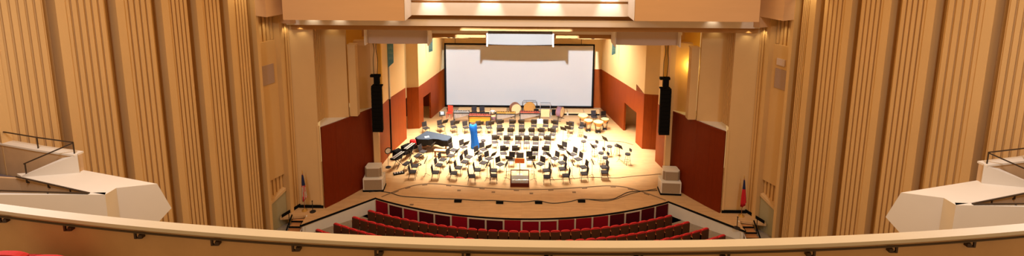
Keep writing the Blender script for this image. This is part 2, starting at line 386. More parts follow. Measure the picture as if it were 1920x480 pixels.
for z in (.6, 1.1, 1.6): bb(b, -9.6, -9.0, 39.2, 41.0, z, z + .04)
struct('wall_offstage_left', b, 'blackmatte', 'black offstage shelving seen through the left doorway')
b = bmn(); seg_wall(b, [(9.78, 34.76), pR], 4.13, [ZW, ZW], .15, -1)
seg_wall(b, [pR, eS, qR], [4.15, 3.92, 3.5], [ZW] * 3, .15, -1)
struct('wall_tower_upper_right', b, 'stagewall', 'yellow plaster above the rear right panelling')
# front wings of the shell
b = bmn(); seg_wall(b, [(-9.45, 31.2), (-9.2, 33.62)], 0, [4.1, 4.04], .12, 1)
seg_wall(b, [(-9.18, 33.9), (-8.62, 36.21)], 0, [4.03, 4.0], .12, 1, 3)
struct('wall_wing_left', b, 'woodwall', 'cherry panelled wing wall, front left of the stage')
b = bmn(); seg_wall(b, [(-9.45, 31.22), (-9.22, 33.62)], 4.06, [ZW, ZW], .12, 1); seg_wall(b, [(-9.2, 33.9), (-8.64, 36.21)], 4.0, [ZW, ZW], .12, 1)
struct('wall_wing_upper_left', b, 'stagewall', 'yellow plaster above the left wing panelling')
b = bmn(); seg_wall(b, [(9.55, 31.3), (9.22, 32.96)], 0, [4.1, 4.1], .12, -1)
struct('wall_wing_right', b, 'woodwall', 'cherry panelled wing wall, front right of the stage')
b = bmn(); seg_wall(b, [(9.57, 31.32), (9.24, 32.96)], 4.1, [ZW, ZW], .12, -1)
struct('wall_wing_upper_right', b, 'stagewall', 'yellow plaster above the right wing panelling')
b = bmn(); bb(b, -9.28, -9.13, 33.68, 33.84, 4.0, 8.4); struct('trim_5', b, 'greytrim', 'pale grey strip in the left wing slit')
b = bmn(); bb(b, -9.29, -9.14, 33.68, 33.84, 0, 4.0); struct('trim_6', b, 'blackmatte', 'black strip in the left wing slit')
b = bmn(); bb(b, -11.5, 11.5, 30.1, 43.6, ZW, ZW + .2); struct('ceiling_stage', b, 'stagewall', 'plaster ceiling over the stage')

# ------------------------------------------------------------------ bulkheads above the stage
b = bmn()
bb(b, -6.2, 6.0, 26.0, 26.5, 11.33, 11.98); bb(b, -6.2, 6.0, 26.0, 26.5, 12.12, 17.5)
struct('ceiling_band', b, 'bandl', 'pale horizontal band high above the stage opening')
b = bmn(); bb(b, -6.2, 6.0, 26.15, 26.5, 11.95, 12.14); bb(b, -12.5, 12.5, 26.6, 26.9, 10.4, 11.4)
bb(b, -9.6, 9.6, 29.5, 29.7, 9.37, 10.3); struct('ceiling_recess', b, 'bandd', 'recessed bands with shade painted brown between the pale ceiling beams')
b = bmn(); bb(b, -12.55, 12.4, 26.2, 26.34, 10.72, 11.06); struct('ceiling_beam', b, 'bandl', 'long pale beam across the top of the stage opening')
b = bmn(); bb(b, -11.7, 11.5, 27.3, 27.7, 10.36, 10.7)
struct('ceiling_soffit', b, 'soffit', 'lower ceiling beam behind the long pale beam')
b = bmn(); bb(b, -9.4, 9.4, 29.35, 29.5, 9.64, 9.80); struct('ceiling_lip', b, 'bandl', 'thin pale lip under the lower beam')
b = bmn(); bb(b, -8.9, 8.9, 34.0, 34.12, 8.31, 8.62); struct('ceiling_edge', b, 'stagewall', 'ochre front edge of the stage ceiling')
for m, x0, x1, zb in ((-1, -11.9, -5.86, 11.31), (1, 5.42, 11.5, 11.39)):
    b = bmn(); bb(b, x0, x1, 24.5, 26.0, zb, 17.5)
    struct('ceiling_bulkhead_' + SIDE[m], b, 'bulk', 'big plain bulkhead block hanging at the upper %s' % SIDE[m])
    b = bmn(); xi = x1 if m < 0 else x0; bb(b, xi - .01, xi + .01, 24.5, 26.0, zb, 17.5)
    struct('trim_%d' % (7 if m < 0 else 8), b, 'bandl', 'pale end face of the %s bulkhead block' % SIDE[m])
    # small soffits at the side wall
    b = bmn(); S = SL[m]
    wbox(b, .62, S[0] - .02, -.5, .9, 11.42, 13.2, m); wbox(b, .1, .62, -.5, .9, 10.82, 13.2, m)
    struct('ceiling_side_' + SIDE[m], b, 'bulk', 'stepped side soffit against the %s wall' % SIDE[m])

def reflector(name, x0, x1, y, z0, z1, label, tone):
    t = thing(name, label, 'acoustic panel', ((x0 + x1) / 2, y, z0))
    c = Vector(((x0 + x1) / 2, y, z0)); b = bmn()
    w = (x1 - x0) / 2; nseg = 12                     # gently bowed front, real thickness
    fr = [(-w + 2 * w * k / nseg, -.12 * (1 - ((k / nseg) * 2 - 1) ** 2)) for k in range(nseg + 1)]
    prism(b, fr + [(w, .9), (-w, .9)], .0, z1 - z0)
    obj('panel', b, tone, t)
    for s in (-1, 1):
        b = bmn(); box(b, (s * (w + .035), .2, (z1 - z0) / 2), (.07, 1.2, z1 - z0 + .06)); obj('end_cap', b, 'bandl', t)
        b = bmn(); bar(b, (s * .7 * w, .4, z1 - z0), (s * .7 * w, .4, 1.6), .012); obj('hanger_rod', b, 'black', t)
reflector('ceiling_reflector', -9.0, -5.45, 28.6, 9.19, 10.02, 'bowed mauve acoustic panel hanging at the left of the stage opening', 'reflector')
reflector('ceiling_reflector', -2.0, 1.7, 28.6, 9.18, 9.98, 'acoustic panel made pale by the projector beam, hanging above the middle of the screen', 'reflector_mid')
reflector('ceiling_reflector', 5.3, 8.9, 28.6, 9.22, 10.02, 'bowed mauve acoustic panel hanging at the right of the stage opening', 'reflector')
for o in bpy.data.objects:
    if o.name.startswith('ceiling_reflector'): o.name = o.name.replace('ceiling_reflector', 'acoustic_panel')
    if o.get('label', '').startswith('x'): pass

# ceiling spots along the stage ceiling's front edge
b = bmn(); root = thing('ceiling_spotlight', '', 'spotlight'); cyl(b, (0, 0, -.03), .10, .08, 14); obj('housing', b, 'black', root)
b = bmn(); cyl(b, (0, 0, .04), .03, .08, 8); obj('stem', b, 'black', root)
P = Proto(root)
for i, x in enumerate((-4.4, -4.1, -3.15, -2.25, 2.35, 2.85, 3.3, 4.25)):
    P.place(x * 1.14, 33.85, 8.45, 0, 'small dark ceiling spotlight above the screen, %s from the left' % ordn(i + 1), 'ceiling spotlights above the screen')

# ------------------------------------------------------------------ projection screen
t = thing('projection_screen', 'large white projection screen with black border at the back of the stage', 'screen', (-.15, 42.3, .36))
b = bmn(); bb(b, -6.3, 6.3, -.01, .02, .1, 5.45); obj('screen_surface', b, 'screen', t)
b = bmn(); W = 6.44; Hh = 5.62
for x0, x1, z0, z1 in ((-W, -W + .12, 0, Hh), (W - .12, W, 0, Hh), (-W, W, 0, .12), (-W, W, Hh - .12, Hh)): bb(b, x0, x1, -.03, .05, z0, z1)
obj('border', b, 'blackmatte', t)
b = bmn()
for x in (-5.5, 5.3): bar(b, (x, 0, Hh), (x, 0, 9.3), .02)
obj('cable', b, 'black', t)

# ------------------------------------------------------------------ hanging banners
def banner(x0, x1, y, z0, z1, label, swallow=True):
    t = thing('hanging_banner', label, 'banner', ((x0 + x1) / 2, y, z0)); w = (x1 - x0) / 2; h = z1 - z0; b = bmn()
    prism_xz(b, [(-w, 0), (w * .9, h * .16 if swallow else h * .1), (w, h), (-w, h)], -.015, .015); obj('cloth', b, 'banner', t)
    b = bmn(); random.seed(3)
    for k in range(4):                              # faint woven figures down the banner
        zc = h * (.30 + .16 * k)
        for q in range(3): box(b, (-w * .5 + w * .5 * q, -.02, zc + random.uniform(-.02, .02)), (w * .22, .012, h * .09))
        box(b, (0, -.02, zc + h * .075), (w * 1.5, .012, .012))
    obj('print', b, 'bannerpale', t)
    b = bmn(); bar(b, (-w - .05, 0, h + .02), (w + .05, 0, h + .02), .02); obj('rod', b, 'black', t)
banner(-9.12, -8.72, 33.4, 6.35, 8.6, 'blue swallowtail banner with pale pattern beside the left wing wall')
banner(-7.45, -7.12, 39.6, 5.85, 7.0, 'small blue banner high on the rear left stage wall', False)
banner(7.25, 7.55, 39.6, 5.75, 7.0, 'small blue banner high on the rear right stage wall', False)

# ------------------------------------------------------------------ line arrays, stacks
for m in (-1, 1):
    x = -8.6 if m < 0 else 8.42; S_ = SIDE[m]
    t = thing('line_array_speaker', 'tall black line array speaker hanging at the %s of the stage' % S_, 'loudspeaker', (x, 28.8, 3.75))
    N = 11; h = 2.75 / N
    for k in range(N):
        b = bmn(); zc = h * (k + .5)
        prism(b, [(-.31, -.22 + .002 * k), (.31, -.22 + .002 * k), (.24, .24), (-.24, .24)], zc - h * .46, zc + h * .46)
        obj('cabinet', b, 'blackmatte', t)
    b = bmn(); bb(b, -.3, .3, -.2, .25, 2.76, 2.84)
    for s in (-.2, .2): bar(b, (s, -.15, 2.8), (s * .6, 0, 3.0), .025)
    bb(b, -.16, .16, -.1, .12, 2.92, 3.5); bb(b, -.36, .22, -.12, .12, 3.36, 3.5)
    obj('rigging_frame', b, 'blackmatte', t)
    b = bmn()
    for s in (-.16, .03): tube(b, smooth_pts([(s, 0, 3.5), (s * 1.4 + .05, 0, 4.4), (s * .6, 0, 5.0), (s, 0, 5.43)], 5), .018, 6)
    obj('cable', b, 'black', t)
for m in (-1, 1):
    S_ = SIDE[m]; x = 9.0 * m; rz = -.06 * m
    t = thing('subwoofer', 'wide cream subwoofer with grey grille on the floor, lower of the %s stack' % S_, 'loudspeaker', (x, 28.9, 0), rz)
    b = bmn(); bb(b, -.62, .62, -.44, .44, 0, .09); obj('plinth', b, 'blackmatte', t)
    b = bmn(); rbox(b, (0, 0, .47), (1.2, .84, .74), .03); obj('cabinet', b, 'cap', t)
    b = bmn(); bb(b, -.53, .53, -.435, -.40, .14, .76); obj('grille', b, 'spkcloth', t)
    t = thing('loudspeaker', 'cream loudspeaker with grey grille, upper of the %s stack' % S_, 'loudspeaker', (x + (-.02 if m < 0 else .05), 29.0, .845), rz)
    b = bmn(); prism(b, [(-.49, -.22), (-.36, -.36), (.36, -.36), (.49, -.22), (.42, .32), (-.42, .32)], 0, .62); obj('cabinet', b, 'cap', t)
    b = bmn(); bb(b, -.36, .36, -.39, -.36, .04, .56)
    for s in (-1, 1): box(b, (s * .435, -.30, .30), (.15, .03, .52), s * .8)
    obj('grille', b, 'spkcloth', t)

# ------------------------------------------------------------------ steps, stanchions, flags
for m in (-1, 1):
    S_ = SIDE[m]; t = thing('stage_steps', 'short wooden steps with black nosings at the %s end of the stage' % S_, 'steps', (m * 12.3, 25.6, -.9))
    for k in range(5):
        z = -.17 * (k + 1) + .9; y0 = .22 - .26 * k; xs = -m * (-.05) * k
        b = bmn(); bb(b, -.36 + xs, .34 + xs, y0 - .26, y0 + .02, 0, z); obj('tread', b, 'step', t)
        b = bmn(); bb(b, -.37 + xs, .35 + xs, y0 - .275, y0 - .215, z - .05, z + .02); obj('nosing', b, 'blackmatte', t)
    b = bmn(); xx = -m * .38
    tube(b, [(xx, .25, .93), (xx - m * -.1, -1.0, .1)], .03, 6); obj('stringer', b, 'cap', t)
    b = bmn(); tube(b, [(m * .42, .2, .98), (m * .46, -1.05, .14)], .04, 6); bar(b, (m * .40, -.2, .1), (m * .40, -.2, 1.35), .02); obj('wall_stringer', b, 'blackmatte', t)
for m, (x, y) in ((-1, (-11.75, 26.25)), (1, (11.55, 25.2))):
    t = thing('stanchion', 'short black stanchion with round base on the %s stage wing' % SIDE[m], 'stand', (x, y, 0))
    b = bmn(); lathe(b, [(.01, 0), (.17, 0), (.17, .02), (.05, .05), (.02, .06)]); obj('base', b, 'black', t)
    b = bmn(); bar(b, (0, 0, .04), (0, 0, .62), .022); obj('pole', b, 'black', t)
    b = bmn(); cyl(b, (0, 0, .64), .035, .05, 12); obj('top_cap', b, 'black', t)
def flag(x, y, label, cols):
    t = thing('flag', label, 'flag', (x, y, 0))
    b = bmn(); lathe(b, [(.01, 0), (.16, 0), (.15, .04), (.05, .09), (.03, .14)]); obj('base', b, 'brass', t)
    b = bmn(); bar(b, (0, 0, .1), (0, 0, 2.25), .017); obj('pole', b, 'wood', t)
    b = bmn(); lathe(b, [(.005, 2.25), (.03, 2.3), (.02, 2.36), (.004, 2.45)], seg=10); obj('finial', b, 'brass', t)
    # furled cloth: a pleated cone falling from the pole top
    b = bmn(); n = 28; rows = 16; rings = []
    for j in range(rows + 1):
        f = j / rows; z = 2.18 - 1.45 * f; R = .03 + .10 * f ** .8
        ring = []
        for k in range(n):
            a = 2 * PI * k / n; r = R * (1 + .28 * math.sin(a * 6 + f * 2.0)); zz = z + (.16 * math.sin(a + 1) if j == rows else 0)
            ring.append(b.verts.new((r * math.cos(a) + .05 * f, r * math.sin(a) * .7 - .02, zz)))
        rings.append(ring)
    for j in range(rows):
        for k in range(n):
            fc = b.faces.new((rings[j][k], rings[j][(k + 1) % n], rings[j + 1][(k + 1) % n], rings[j + 1][k])); f = j / rows
            fc.material_index = cols(f, k)
    b.faces.new(rings[0]); b.faces.new(rings[-1][::-1])
    obj('cloth', b, ['flagred', 'flagwhite', 'flagblue'], t, smooth=True)
flag(-12.25, 26.35, 'furled red and white striped flag with dark blue canton in the left stage corner', lambda f, k: 2 if f < .42 else (0 if ((k + int(f * 6)) % 4) < 2 else 1))
flag(12.28, 26.35, 'furled red flag with a dark blue upper part in the right stage corner', lambda f, k: 2 if f < .35 else 0)

# ------------------------------------------------------------------ auditorium seats
def make_seat():
    r = thing('auditorium_seat', '', 'seat')
    b = bmn(); n = 8                                      # curved wooden back shell
    out = [(-.25 + .5 * k / n, -.045 - .03 * (1 - (2 * k / n - 1) ** 2)) for k in range(n + 1)]
    prism(b, out + [(x, y + .025) for x, y in out[::-1]], .22, .785); obj('back_shell', b, 'brownshell', r)
    b = bmn(); rings = []                                 # upholstered back with a rounded top
    n = 10
    for y, sc in ((-.035, .96), (-.05, 1.0), (.03, 1.0), (.06, .9)):
        pr = []
        for k in range(n + 1):
            x = -.235 + .47 * k / n; pr.append((x * sc, y - .02 * (1 - (2 * k / n - 1) ** 2), .815 + .06 * (1 - abs(2 * k / n - 1) ** 3) * sc + (0 if sc == 1 else -.01)))
        for k in range(n + 1): pr.append((pr[n - k][0], pr[n - k][1], .36))
        rings.append([b.verts.new(p) for p in pr])
    for A, B in zip(rings, rings[1:]):
        L = len(A)
        for k in range(L): b.faces.new((A[k], A[(k + 1) % L], B[(k + 1) % L], B[k]))
    b.faces.new(rings[0]); b.faces.new(rings[-1][::-1]); obj('back_cushion', b, 'redseat', r)
    b = bmn(); rbox(b, (0, .17, .50), (.44, .10, .38), .04, 0, -.18); obj('seat_cushion', b, 'redseat', r)   # tipped up
    b = bmn(); rbox(b, (-.262, .12, .58), (.05, .36, .035), .012); obj('armrest', b, 'armwood', r)
    b = bmn(); box(b, (-.262, .05, .29), (.035, .16, .56)); box(b, (-.262, .07, .015), (.06, .26, .03)); obj('standard', b, 'blackmatte', r)
    return r
P = Proto(make_seat()); rowname = ['front row by the pit rail', 'second row from the pit rail', 'third row from the pit rail', 'fourth row from the pit rail']
def seats(row, R, a_from, a_to, side, sp=.54):
    n = int(abs(a_to - a_from) * R / sp) + 1; step = (a_to - a_from) / max(1, n - 1)
    for k in range(n):
        a = a_from + step * k; z = -.8 + max(0, R - 21) * .05
        lab = 'red auditorium seat in the %s, %s from its %s end' % (rowname[row], ordn(k + 1), side)
        P.place(R * math.sin(a), CY - R * math.cos(a), z, a, lab, 'auditorium seats, ' + rowname[row])
g_ = math.radians
seats(0, 21.42, g_(-23.2), g_(22.4), 'left', .545); seats(1, 22.35, g_(-24.0), g_(23.5), 'left', .545)
seats(2, 23.32, g_(-25.0), g_(-14), 'left', .545); seats(2, 23.25, g_(24.7), g_(14), 'right', .545)
seats(3, 24.2, g_(-25.9), g_(-21.5), 'left', .545); seats(3, 24.1, g_(25.4), g_(21.5), 'right', .545)

# ------------------------------------------------------------------ orchestra chairs and stands
def make_chair():
    r = thing('orchestra_chair', '', 'chair')            # faces +y, origin under the seat
    b = bmn(); rbox(b, (0, 0, .455), (.45, .42, .055), .02); obj('seat', b, 'seatblack', r)
    b = bmn(); rbox(b, (0, -.235, .705), (.42, .045, .39), .02, 0, .16); obj('backrest', b, 'seatblack', r)
    for sx in (-1, 1):
        b = bmn(); bar(b, (sx * .19, .17, .43), (sx * .21, .20, 0), .013); obj('leg', b, 'black', r)
        b = bmn(); bar(b, (sx * .19, -.18, .43), (sx * .21, -.26, 0), .013); obj('leg', b, 'black', r)
    b = bmn()
    for sx in (-1, 1): bar(b, (sx * .19, -.18, .42), (sx * .18, -.26, .86), .012)
    bar(b, (-.19, -.19, .42), (.19, -.19, .42), .012); obj('back_frame', b, 'black', r)
    return r
def make_stand(tilt=.5, h=1.08):
    r = thing('music_stand', '', 'music stand')          # player sits at -y, desk leans away
    b = bmn(); rbox(b, (0, .02, h), (.48, .02, .33), .006, 0, -tilt); box(b, (0, -.055, h - .155), (.48, .06, .012)); obj('desk', b, 'deskblack', r)
    b = bmn(); bar(b, (0, 0, .12), (0, 0.02, h - .05), .012); obj('pole', b, 'black', r)
    b = bmn()
    for k in range(3):
        a = PI / 2 + 2 * PI * k / 3; bar(b, (0, 0, .14), (.26 * math.cos(a), .26 * math.sin(a), .01), .011)
    obj('tripod', b, 'black', r)
    return r
CH = Proto(make_chair()); ST = Proto(make_stand())
def face(x, y, tx=0., ty=29.9): return math.atan2(ty - y, tx - x) - PI / 2
strings = [(-6.81,33.08),(-5.26,31.90),(-4.80,32.50),(-5.39,31.13),(-6.93,30.95),(-6.91,30.17),(-5.44,30.12),(-4.28,30.07),(-4.06,30.80),(-4.73,33.38),(-4.08,33.92),(-2.94,32.92),(-2.62,33.52),(-3.55,32.34),(-3.76,31.63),(-2.16,32.13),(-2.51,31.51),(-2.82,30.53),(-1.38,31.31),(-1.76,30.49),(-3.09,29.69),(-1.72,29.79),(2.93,33.75),(3.55,32.92),(3.84,32.20),(2.26,32.24),(1.26,31.44),(2.71,31.63),(2.64,30.81),(4.05,31.06),(1.60,30.57),(1.59,29.73),(2.80,29.90),(3.98,30.20),(5.30,30.41),(5.38,31.10),(0.57,32.12),(-0.65,32.01)]
winds = [[(-1.22,32.97),(-0.41,32.99),(0.95,32.94),(1.73,33.04)],
         [(-1.89,34.78),(-1.04,34.71),(-0.22,34.73),(0.40,34.74),(1.06,34.67),(1.94,34.78)],
         [(-1.60,36.21),(-0.79,36.13),(0.05,36.16),(0.81,36.18),(1.54,36.19),(2.38,36.22)],
         [(-1.65,37.75),(-0.69,37.78),(0.06,37.80),(1.02,37.82),(1.94,37.85),(2.69,37.76),(3.87,37.47)]]
leftrow = [(-7.33,37.18),(-6.22,37.52),(-5.21,37.44),(-4.25,37.36),(-3.26,37.39),(-2.47,37.41)]
allch = []
bands = [30.05, 30.85, 31.7, 32.6, 33.3, 99]; bname = ['front edge row', 'second row', 'third row', 'fourth row', 'fifth row', 'sixth row']
cnt = {}
desc = {}
for (x, y) in sorted(strings, key=lambda p: abs(p[0])):
    bi = [i for i, v in enumerate(bands) if y < v][0]; sd = -1 if x < 0 else 1
    cnt[(bi, sd)] = cnt.get((bi, sd), 0) + 1
    if abs(x) < .7: where = 'string chairs just behind the podium, on its %s' % SIDE[sd]
    else: where = '%s string section, %s, %s from the podium' % (SIDE[sd], bname[bi], ordn(cnt[(bi, sd)]))
    ty = 29.9 + (.5 if y < 31 else .2)
    rz = face(x, y, 0, min(ty, y - .1) if y > 30.4 else y + .02) + random.uniform(-.08, .08)
    if abs(x) < .7: rz = PI + x * .2
    CH.place(x, y, 0, rz, 'black orchestra chair, ' + where, 'string section chairs'); allch.append((x, y)); desc[(x, y)] = (where, rz)
wn = ['first woodwind row behind the podium', 'second woodwind row behind the podium', 'third woodwind row behind the podium', 'brass row behind the woodwinds']
for i, row in enumerate(winds):
    for k, (x, y) in enumerate(row):
        rz = face(x, y, x * .25, 27) + random.uniform(-.06, .06)
        where = '%s, %s from its left end' % (wn[i], ordn(k + 1))
        CH.place(x, y, 0, rz, 'black orchestra chair, ' + where, 'wind chairs behind the podium'); allch.append((x, y))
        if (i, k) != (0, 0) or True:
            d = .62; ST.place(x - math.sin(rz) * d, y + math.cos(rz) * d, 0, rz + PI * 0, 'black music stand before the chair in the ' + where.replace('row behind the podium', 'row').replace('row behind the woodwinds', 'row'), 'wind music stands')
for k, (x, y) in enumerate(leftrow):
    rz = face(x, y, 0, 29) + random.uniform(-.08, .08)
    CH.place(x, y, 0, rz, 'black orchestra chair in the row behind the piano and harp, %s from its left end' % ordn(k + 1), 'chairs behind the piano'); allch.append((x, y))
    if k in (1, 2, 4, 5): ST.place(x - math.sin(rz) * .62, y + math.cos(rz) * .62, 0, rz, 'black music stand before the %s chair of the row behind the piano' % ordn(k + 1), 'stands behind the piano')
for k, (x, y, tt) in enumerate([(-3.88, 40.6, 'behind the gold fronted xylophone, left of two'), (-3.21, 40.6, 'behind the gold fronted xylophone, right of two'), (6.05, 39.9, 'behind the middle timpani'), (6.85, 39.76, 'behind the rightmost timpani')]):
    CH.place(x, y, 0, PI + (.2 if k < 2 else .15), 'black orchestra chair ' + tt); allch.append((x, y))
# string stands: one between each pair of desk partners
cand = []
for (x, y), (w, rz) in desc.items():
    cand.append([x - math.sin(rz) * .78, y + math.cos(rz) * .78, rz, w])
used = set(); ns = 0
for i, c in enumerate(cand):
    if i in used: continue
    used.add(i); mates = [c]
    for j in range(len(cand)):
        if j not in used and math.hypot(cand[j][0] - c[0], cand[j][1] - c[1]) < .95: used.add(j); mates.append(cand[j]); break
    sx = sum(q[0] for q in mates) / len(mates); sy = sum(q[1] for q in mates) / len(mates)
    if any(math.hypot(sx - a, sy - b_) < .40 for a, b_ in allch): 
        sx -= math.sin(c[2]) * -.18; sy += math.cos(c[2]) * -.18
    if any(math.hypot(sx - a, sy - b_) < .30 for a, b_ in allch) or (abs(sx) < .75 and 28.4 < sy < 29.9): continue
    ST.place(sx, sy, 0, c[2], 'black music stand facing the ' + c[3], 'string section music stands'); ns += 1
for (x, y, rz, lab) in [(3.15, 35.9, 2.6, 'black music stand standing alone right of the third woodwind row'), (3.5, 36.1, 2.8, 'tall black music stand beside the lone stand right of the woodwinds'),
                        (-6.3, 38.6, .4, 'black music stand with white paper near the rear left doorway'), (5.95, 34.2, 2.2, 'black music stand behind the basses, nearest the right doorway'),
                        (6.75, 32.9, 2.2, 'black music stand between the two bare tall stools'), (4.9, 32.9, 2.0, 'black music stand among the bass stools')]:
    ST.place(x, y, 0, rz, lab)
b = bmn(); box(b, (0, 0, 0), (.3, .012, .22), 0, -.5); tag(obj('sheet_music', b, 'white', loc=(-6.32, 38.6, 1.13)), 'white sheet of music on the stand near the rear left doorway', 'paper')
b = bmn(); rbox(b, (0, 0, 0), (.44, .02, .36), .004, 0, -.35); tag(obj('folder', b, 'bluepaper', loc=(1.47, 37.13, 1.12)), 'pale blue folder on a stand in the brass row', 'folder')

# bass stools
def make_stool(back=True):
    r = thing('bass_stool', '', 'stool'); H = .74
    b = bmn(); cyl(b, (0, 0, H), .19, .07, 18); obj('seat', b, 'seatblack', r)
    for k in range(4):
        a = PI / 4 + PI / 2 * k; b = bmn(); bar(b, (.1 * math.cos(a), .1 * math.sin(a), H - .03), (.24 * math.cos(a), .24 * math.sin(a), 0), .013); obj('leg', b, 'black' if back else 'armwood', r)
    b = bmn(); n = 16; tube(b, [(.19 * math.cos(2 * PI * k / n), .19 * math.sin(2 * PI * k / n), .26) for k in range(n + 1)], .01, 6); obj('foot_ring', b, 'black', r)
    if back:
        b = bmn(); rbox(b, (0, -.2, H + .27), (.30, .04, .2), .02, 0, .12); obj('backrest', b, 'seatblack', r)
        b = bmn(); bar(b, (0, -.12, H), (0, -.2, H + .25), .014); obj('back_post', b, 'black', r)
    return r
SP = Proto(make_stool())
for i, (x, y, l) in enumerate([(4.47, 34.4, 'farthest back of the bass group'), (5.15, 33.62, 'second from the back of the bass group'), (5.43, 32.54, 'in the middle of the bass group'), (5.60, 31.83, 'just behind the last string chairs'), (7.21, 32.42, 'standing rightmost, nearest the right wing wall'), (4.57, 36.9, 'before the timpani')]):
    SP.place(x, y, 0, face(x, y, 0, 30), 'tall black stool with backrest ' + l, 'black bass stools')
SP2 = Proto(make_stool(False))
SP2.place(6.19, 33.6, 0, 0, 'backless tall wooden legged stool, farther of the two bare ones', 'bare tall stools'); SP2.place(6.75, 33.75, 0, .4, 'backless tall wooden legged stool, nearer the right doorway', 'bare tall stools')

# ------------------------------------------------------------------ conductor
t = thing('podium', 'conductor podium with mahogany base, rail and grey carpet at the stage front', 'podium', (-.1, 29.75, 0))
b = bmn(); bb(b, -.58, .58, -.52, .52, 0, .24); obj('base', b, 'maho', t)
b = bmn(); bb(b, -.54, .54, -.48, .48, .24, .26); obj('carpet', b, 'podfloor', t)
for sx in (-1, 1):
    b = bmn(); box(b, (sx * .55, -.48, .68), (.05, .05, .88)); obj('rail_post', b, 'maho', t)
b = bmn(); bb(b, -.575, .575, -.505, -.455, 1.08, 1.13); obj('top_rail', b, 'maho', t)
b = bmn()
for k in range(7): bar(b, (-.42 + .14 * k, -.48, .26), (-.42 + .14 * k, -.48, .46), .01)
bar(b, (-.53, -.48, .46), (.53, -.48, .46), .014); obj('lower_rail', b, 'chrome', t)
t = thing('conductor_stand', 'conductor music stand with an orange desk in front of the podium', 'music stand', (-.1, 30.75, 0), PI)
b = bmn(); rbox(b, (0, .02, 1.0), (.62, .03, .42), .01, 0, -.35); obj('desk', b, 'orange', t)
b = bmn(); bar(b, (0, 0, .03), (0, 0, .9), .02); obj('pole', b, 'greybar', t)
b = bmn(); cyl(b, (0, 0, .02), .2, .04, 20); obj('base', b, 'greybar', t)
# its back faces the players; a second black desk stands behind
ST.place(-.08, 31.35, 0, 0, 'black music stand just behind the orange conductor desk')

# ------------------------------------------------------------------ piano, keyboards
PX, PY = -6.4, 34.4
t = thing('grand_piano', 'grand piano under a slate grey quilted cover, left on the stage', 'piano', (PX, PY, 0))
top = [(-7.55, 34.12), (-7.30, 33.82), (-6.56, 33.80), (-6.25, 33.92), (-5.92, 33.88), (-5.48, 33.66), (-5.18, 33.63), (-4.95, 34.30), (-5.05, 34.48), (-6.93, 35.33)]
top = [(x - PX, y - PY) for x, y in top]
b = bmn(); prism(b, top, .97, 1.03); bmesh.ops.bevel(b, geom=[e for e in b.edges if all(v.co.z > 1 for v in e.verts)], offset=.025, segments=2, affect='EDGES'); obj('lid_cover', b, 'quilt', t)
b = bmn(); n = len(top); lo = []; hi = []; pts = []
for i in range(n):
    p, q = Vector(top[i]), Vector(top[(i + 1) % n]); k = max(1, int((q - p).length / .08))
    for j in range(k): pts.append(p + (q - p) * j / k)
hi = [b.verts.new((p.x * 1.005, p.y * 1.005, .985)) for p in pts]
lo = [b.verts.new((p.x * (1.02 + .012 * math.sin(i * 1.3)), p.y * (1.02 + .012 * math.sin(i * 1.3)), .56 + .03 * math.sin(i * .7))) for i, p in enumerate(pts)]
for i in range(len(pts)): j = (i + 1) % len(pts); b.faces.new((hi[i], hi[j], lo[j], lo[i]))
bmesh.ops.solidify(b, geom=b.faces[:], thickness=.02); obj('side_drape', b, 'quiltside', t)
for (x, y) in ((-6.9, 34.9), (-7.1, 34.15), (-5.35, 34.1)):
    b = bmn(); lathe(b, [(.03, 0), (.03, .06), (.05, .07), (.075, .58), (.09, .62), (.09, .96)], (x - PX, y - PY, 0), 10); obj('leg', b, 'wood', t)
b = bmn(); bb(b, -.75, -.35, -.2, .1, .28, .34); bar(b, (-.6, -.05, .34), (-.5, 0, .9), .02); bar(b, (-.45, -.05, .34), (-.4, 0, .9), .02); bb(b, -.62, -.4, -.25, -.05, .06, .1); obj('pedal_lyre', b, 'wood', t)
b = bmn(); rbox(b, (0, 0, 0), (.3, .22, .012), .004, .4); tag(obj('paper', b, 'white', loc=(-6.72, 34.2, 1.04)), 'white sheet of paper lying on the covered piano', 'paper')
b = bmn()
n = 14
rr = [[b.verts.new(((.24 - .02 * j) * math.cos(2 * PI * k / n) * (1 + .12 * math.sin(3 * k)), (.16 - .01 * j) * math.sin(2 * PI * k / n) * (1 + .1 * math.cos(2 * k)), z)) for k in range(n)] for j, z in enumerate((-.3, -.1, .02, .05))]
for A, B in zip(rr, rr[1:]):
    for k in range(n): b.faces.new((A[k], A[(k + 1) % n], B[(k + 1) % n], B[k]))
b.faces.new(rr[0][::-1]); b.faces.new(rr[-1])
tag(obj('red_cloth', b, 'red', loc=(-7.62, 33.72, .98), smooth=True), 'red cloth bundle draped on the keyboard end of the piano', 'cloth')
b = bmn(); root = thing('piano_bench', 'pale wooden bench lying in front of the piano tail', 'bench', (-5.55, 33.3, 0), -.08)
bb(b, -.5, .5, -.14, .14, .42, .48); obj('seat', b, 'palewood', root)
for sx in (-1, 1):
    for sy in (-1, 1):
        b = bmn(); box(b, (sx * .45, sy * .11, .21), (.05, .05, .42)); obj('leg', b, 'wood', root)

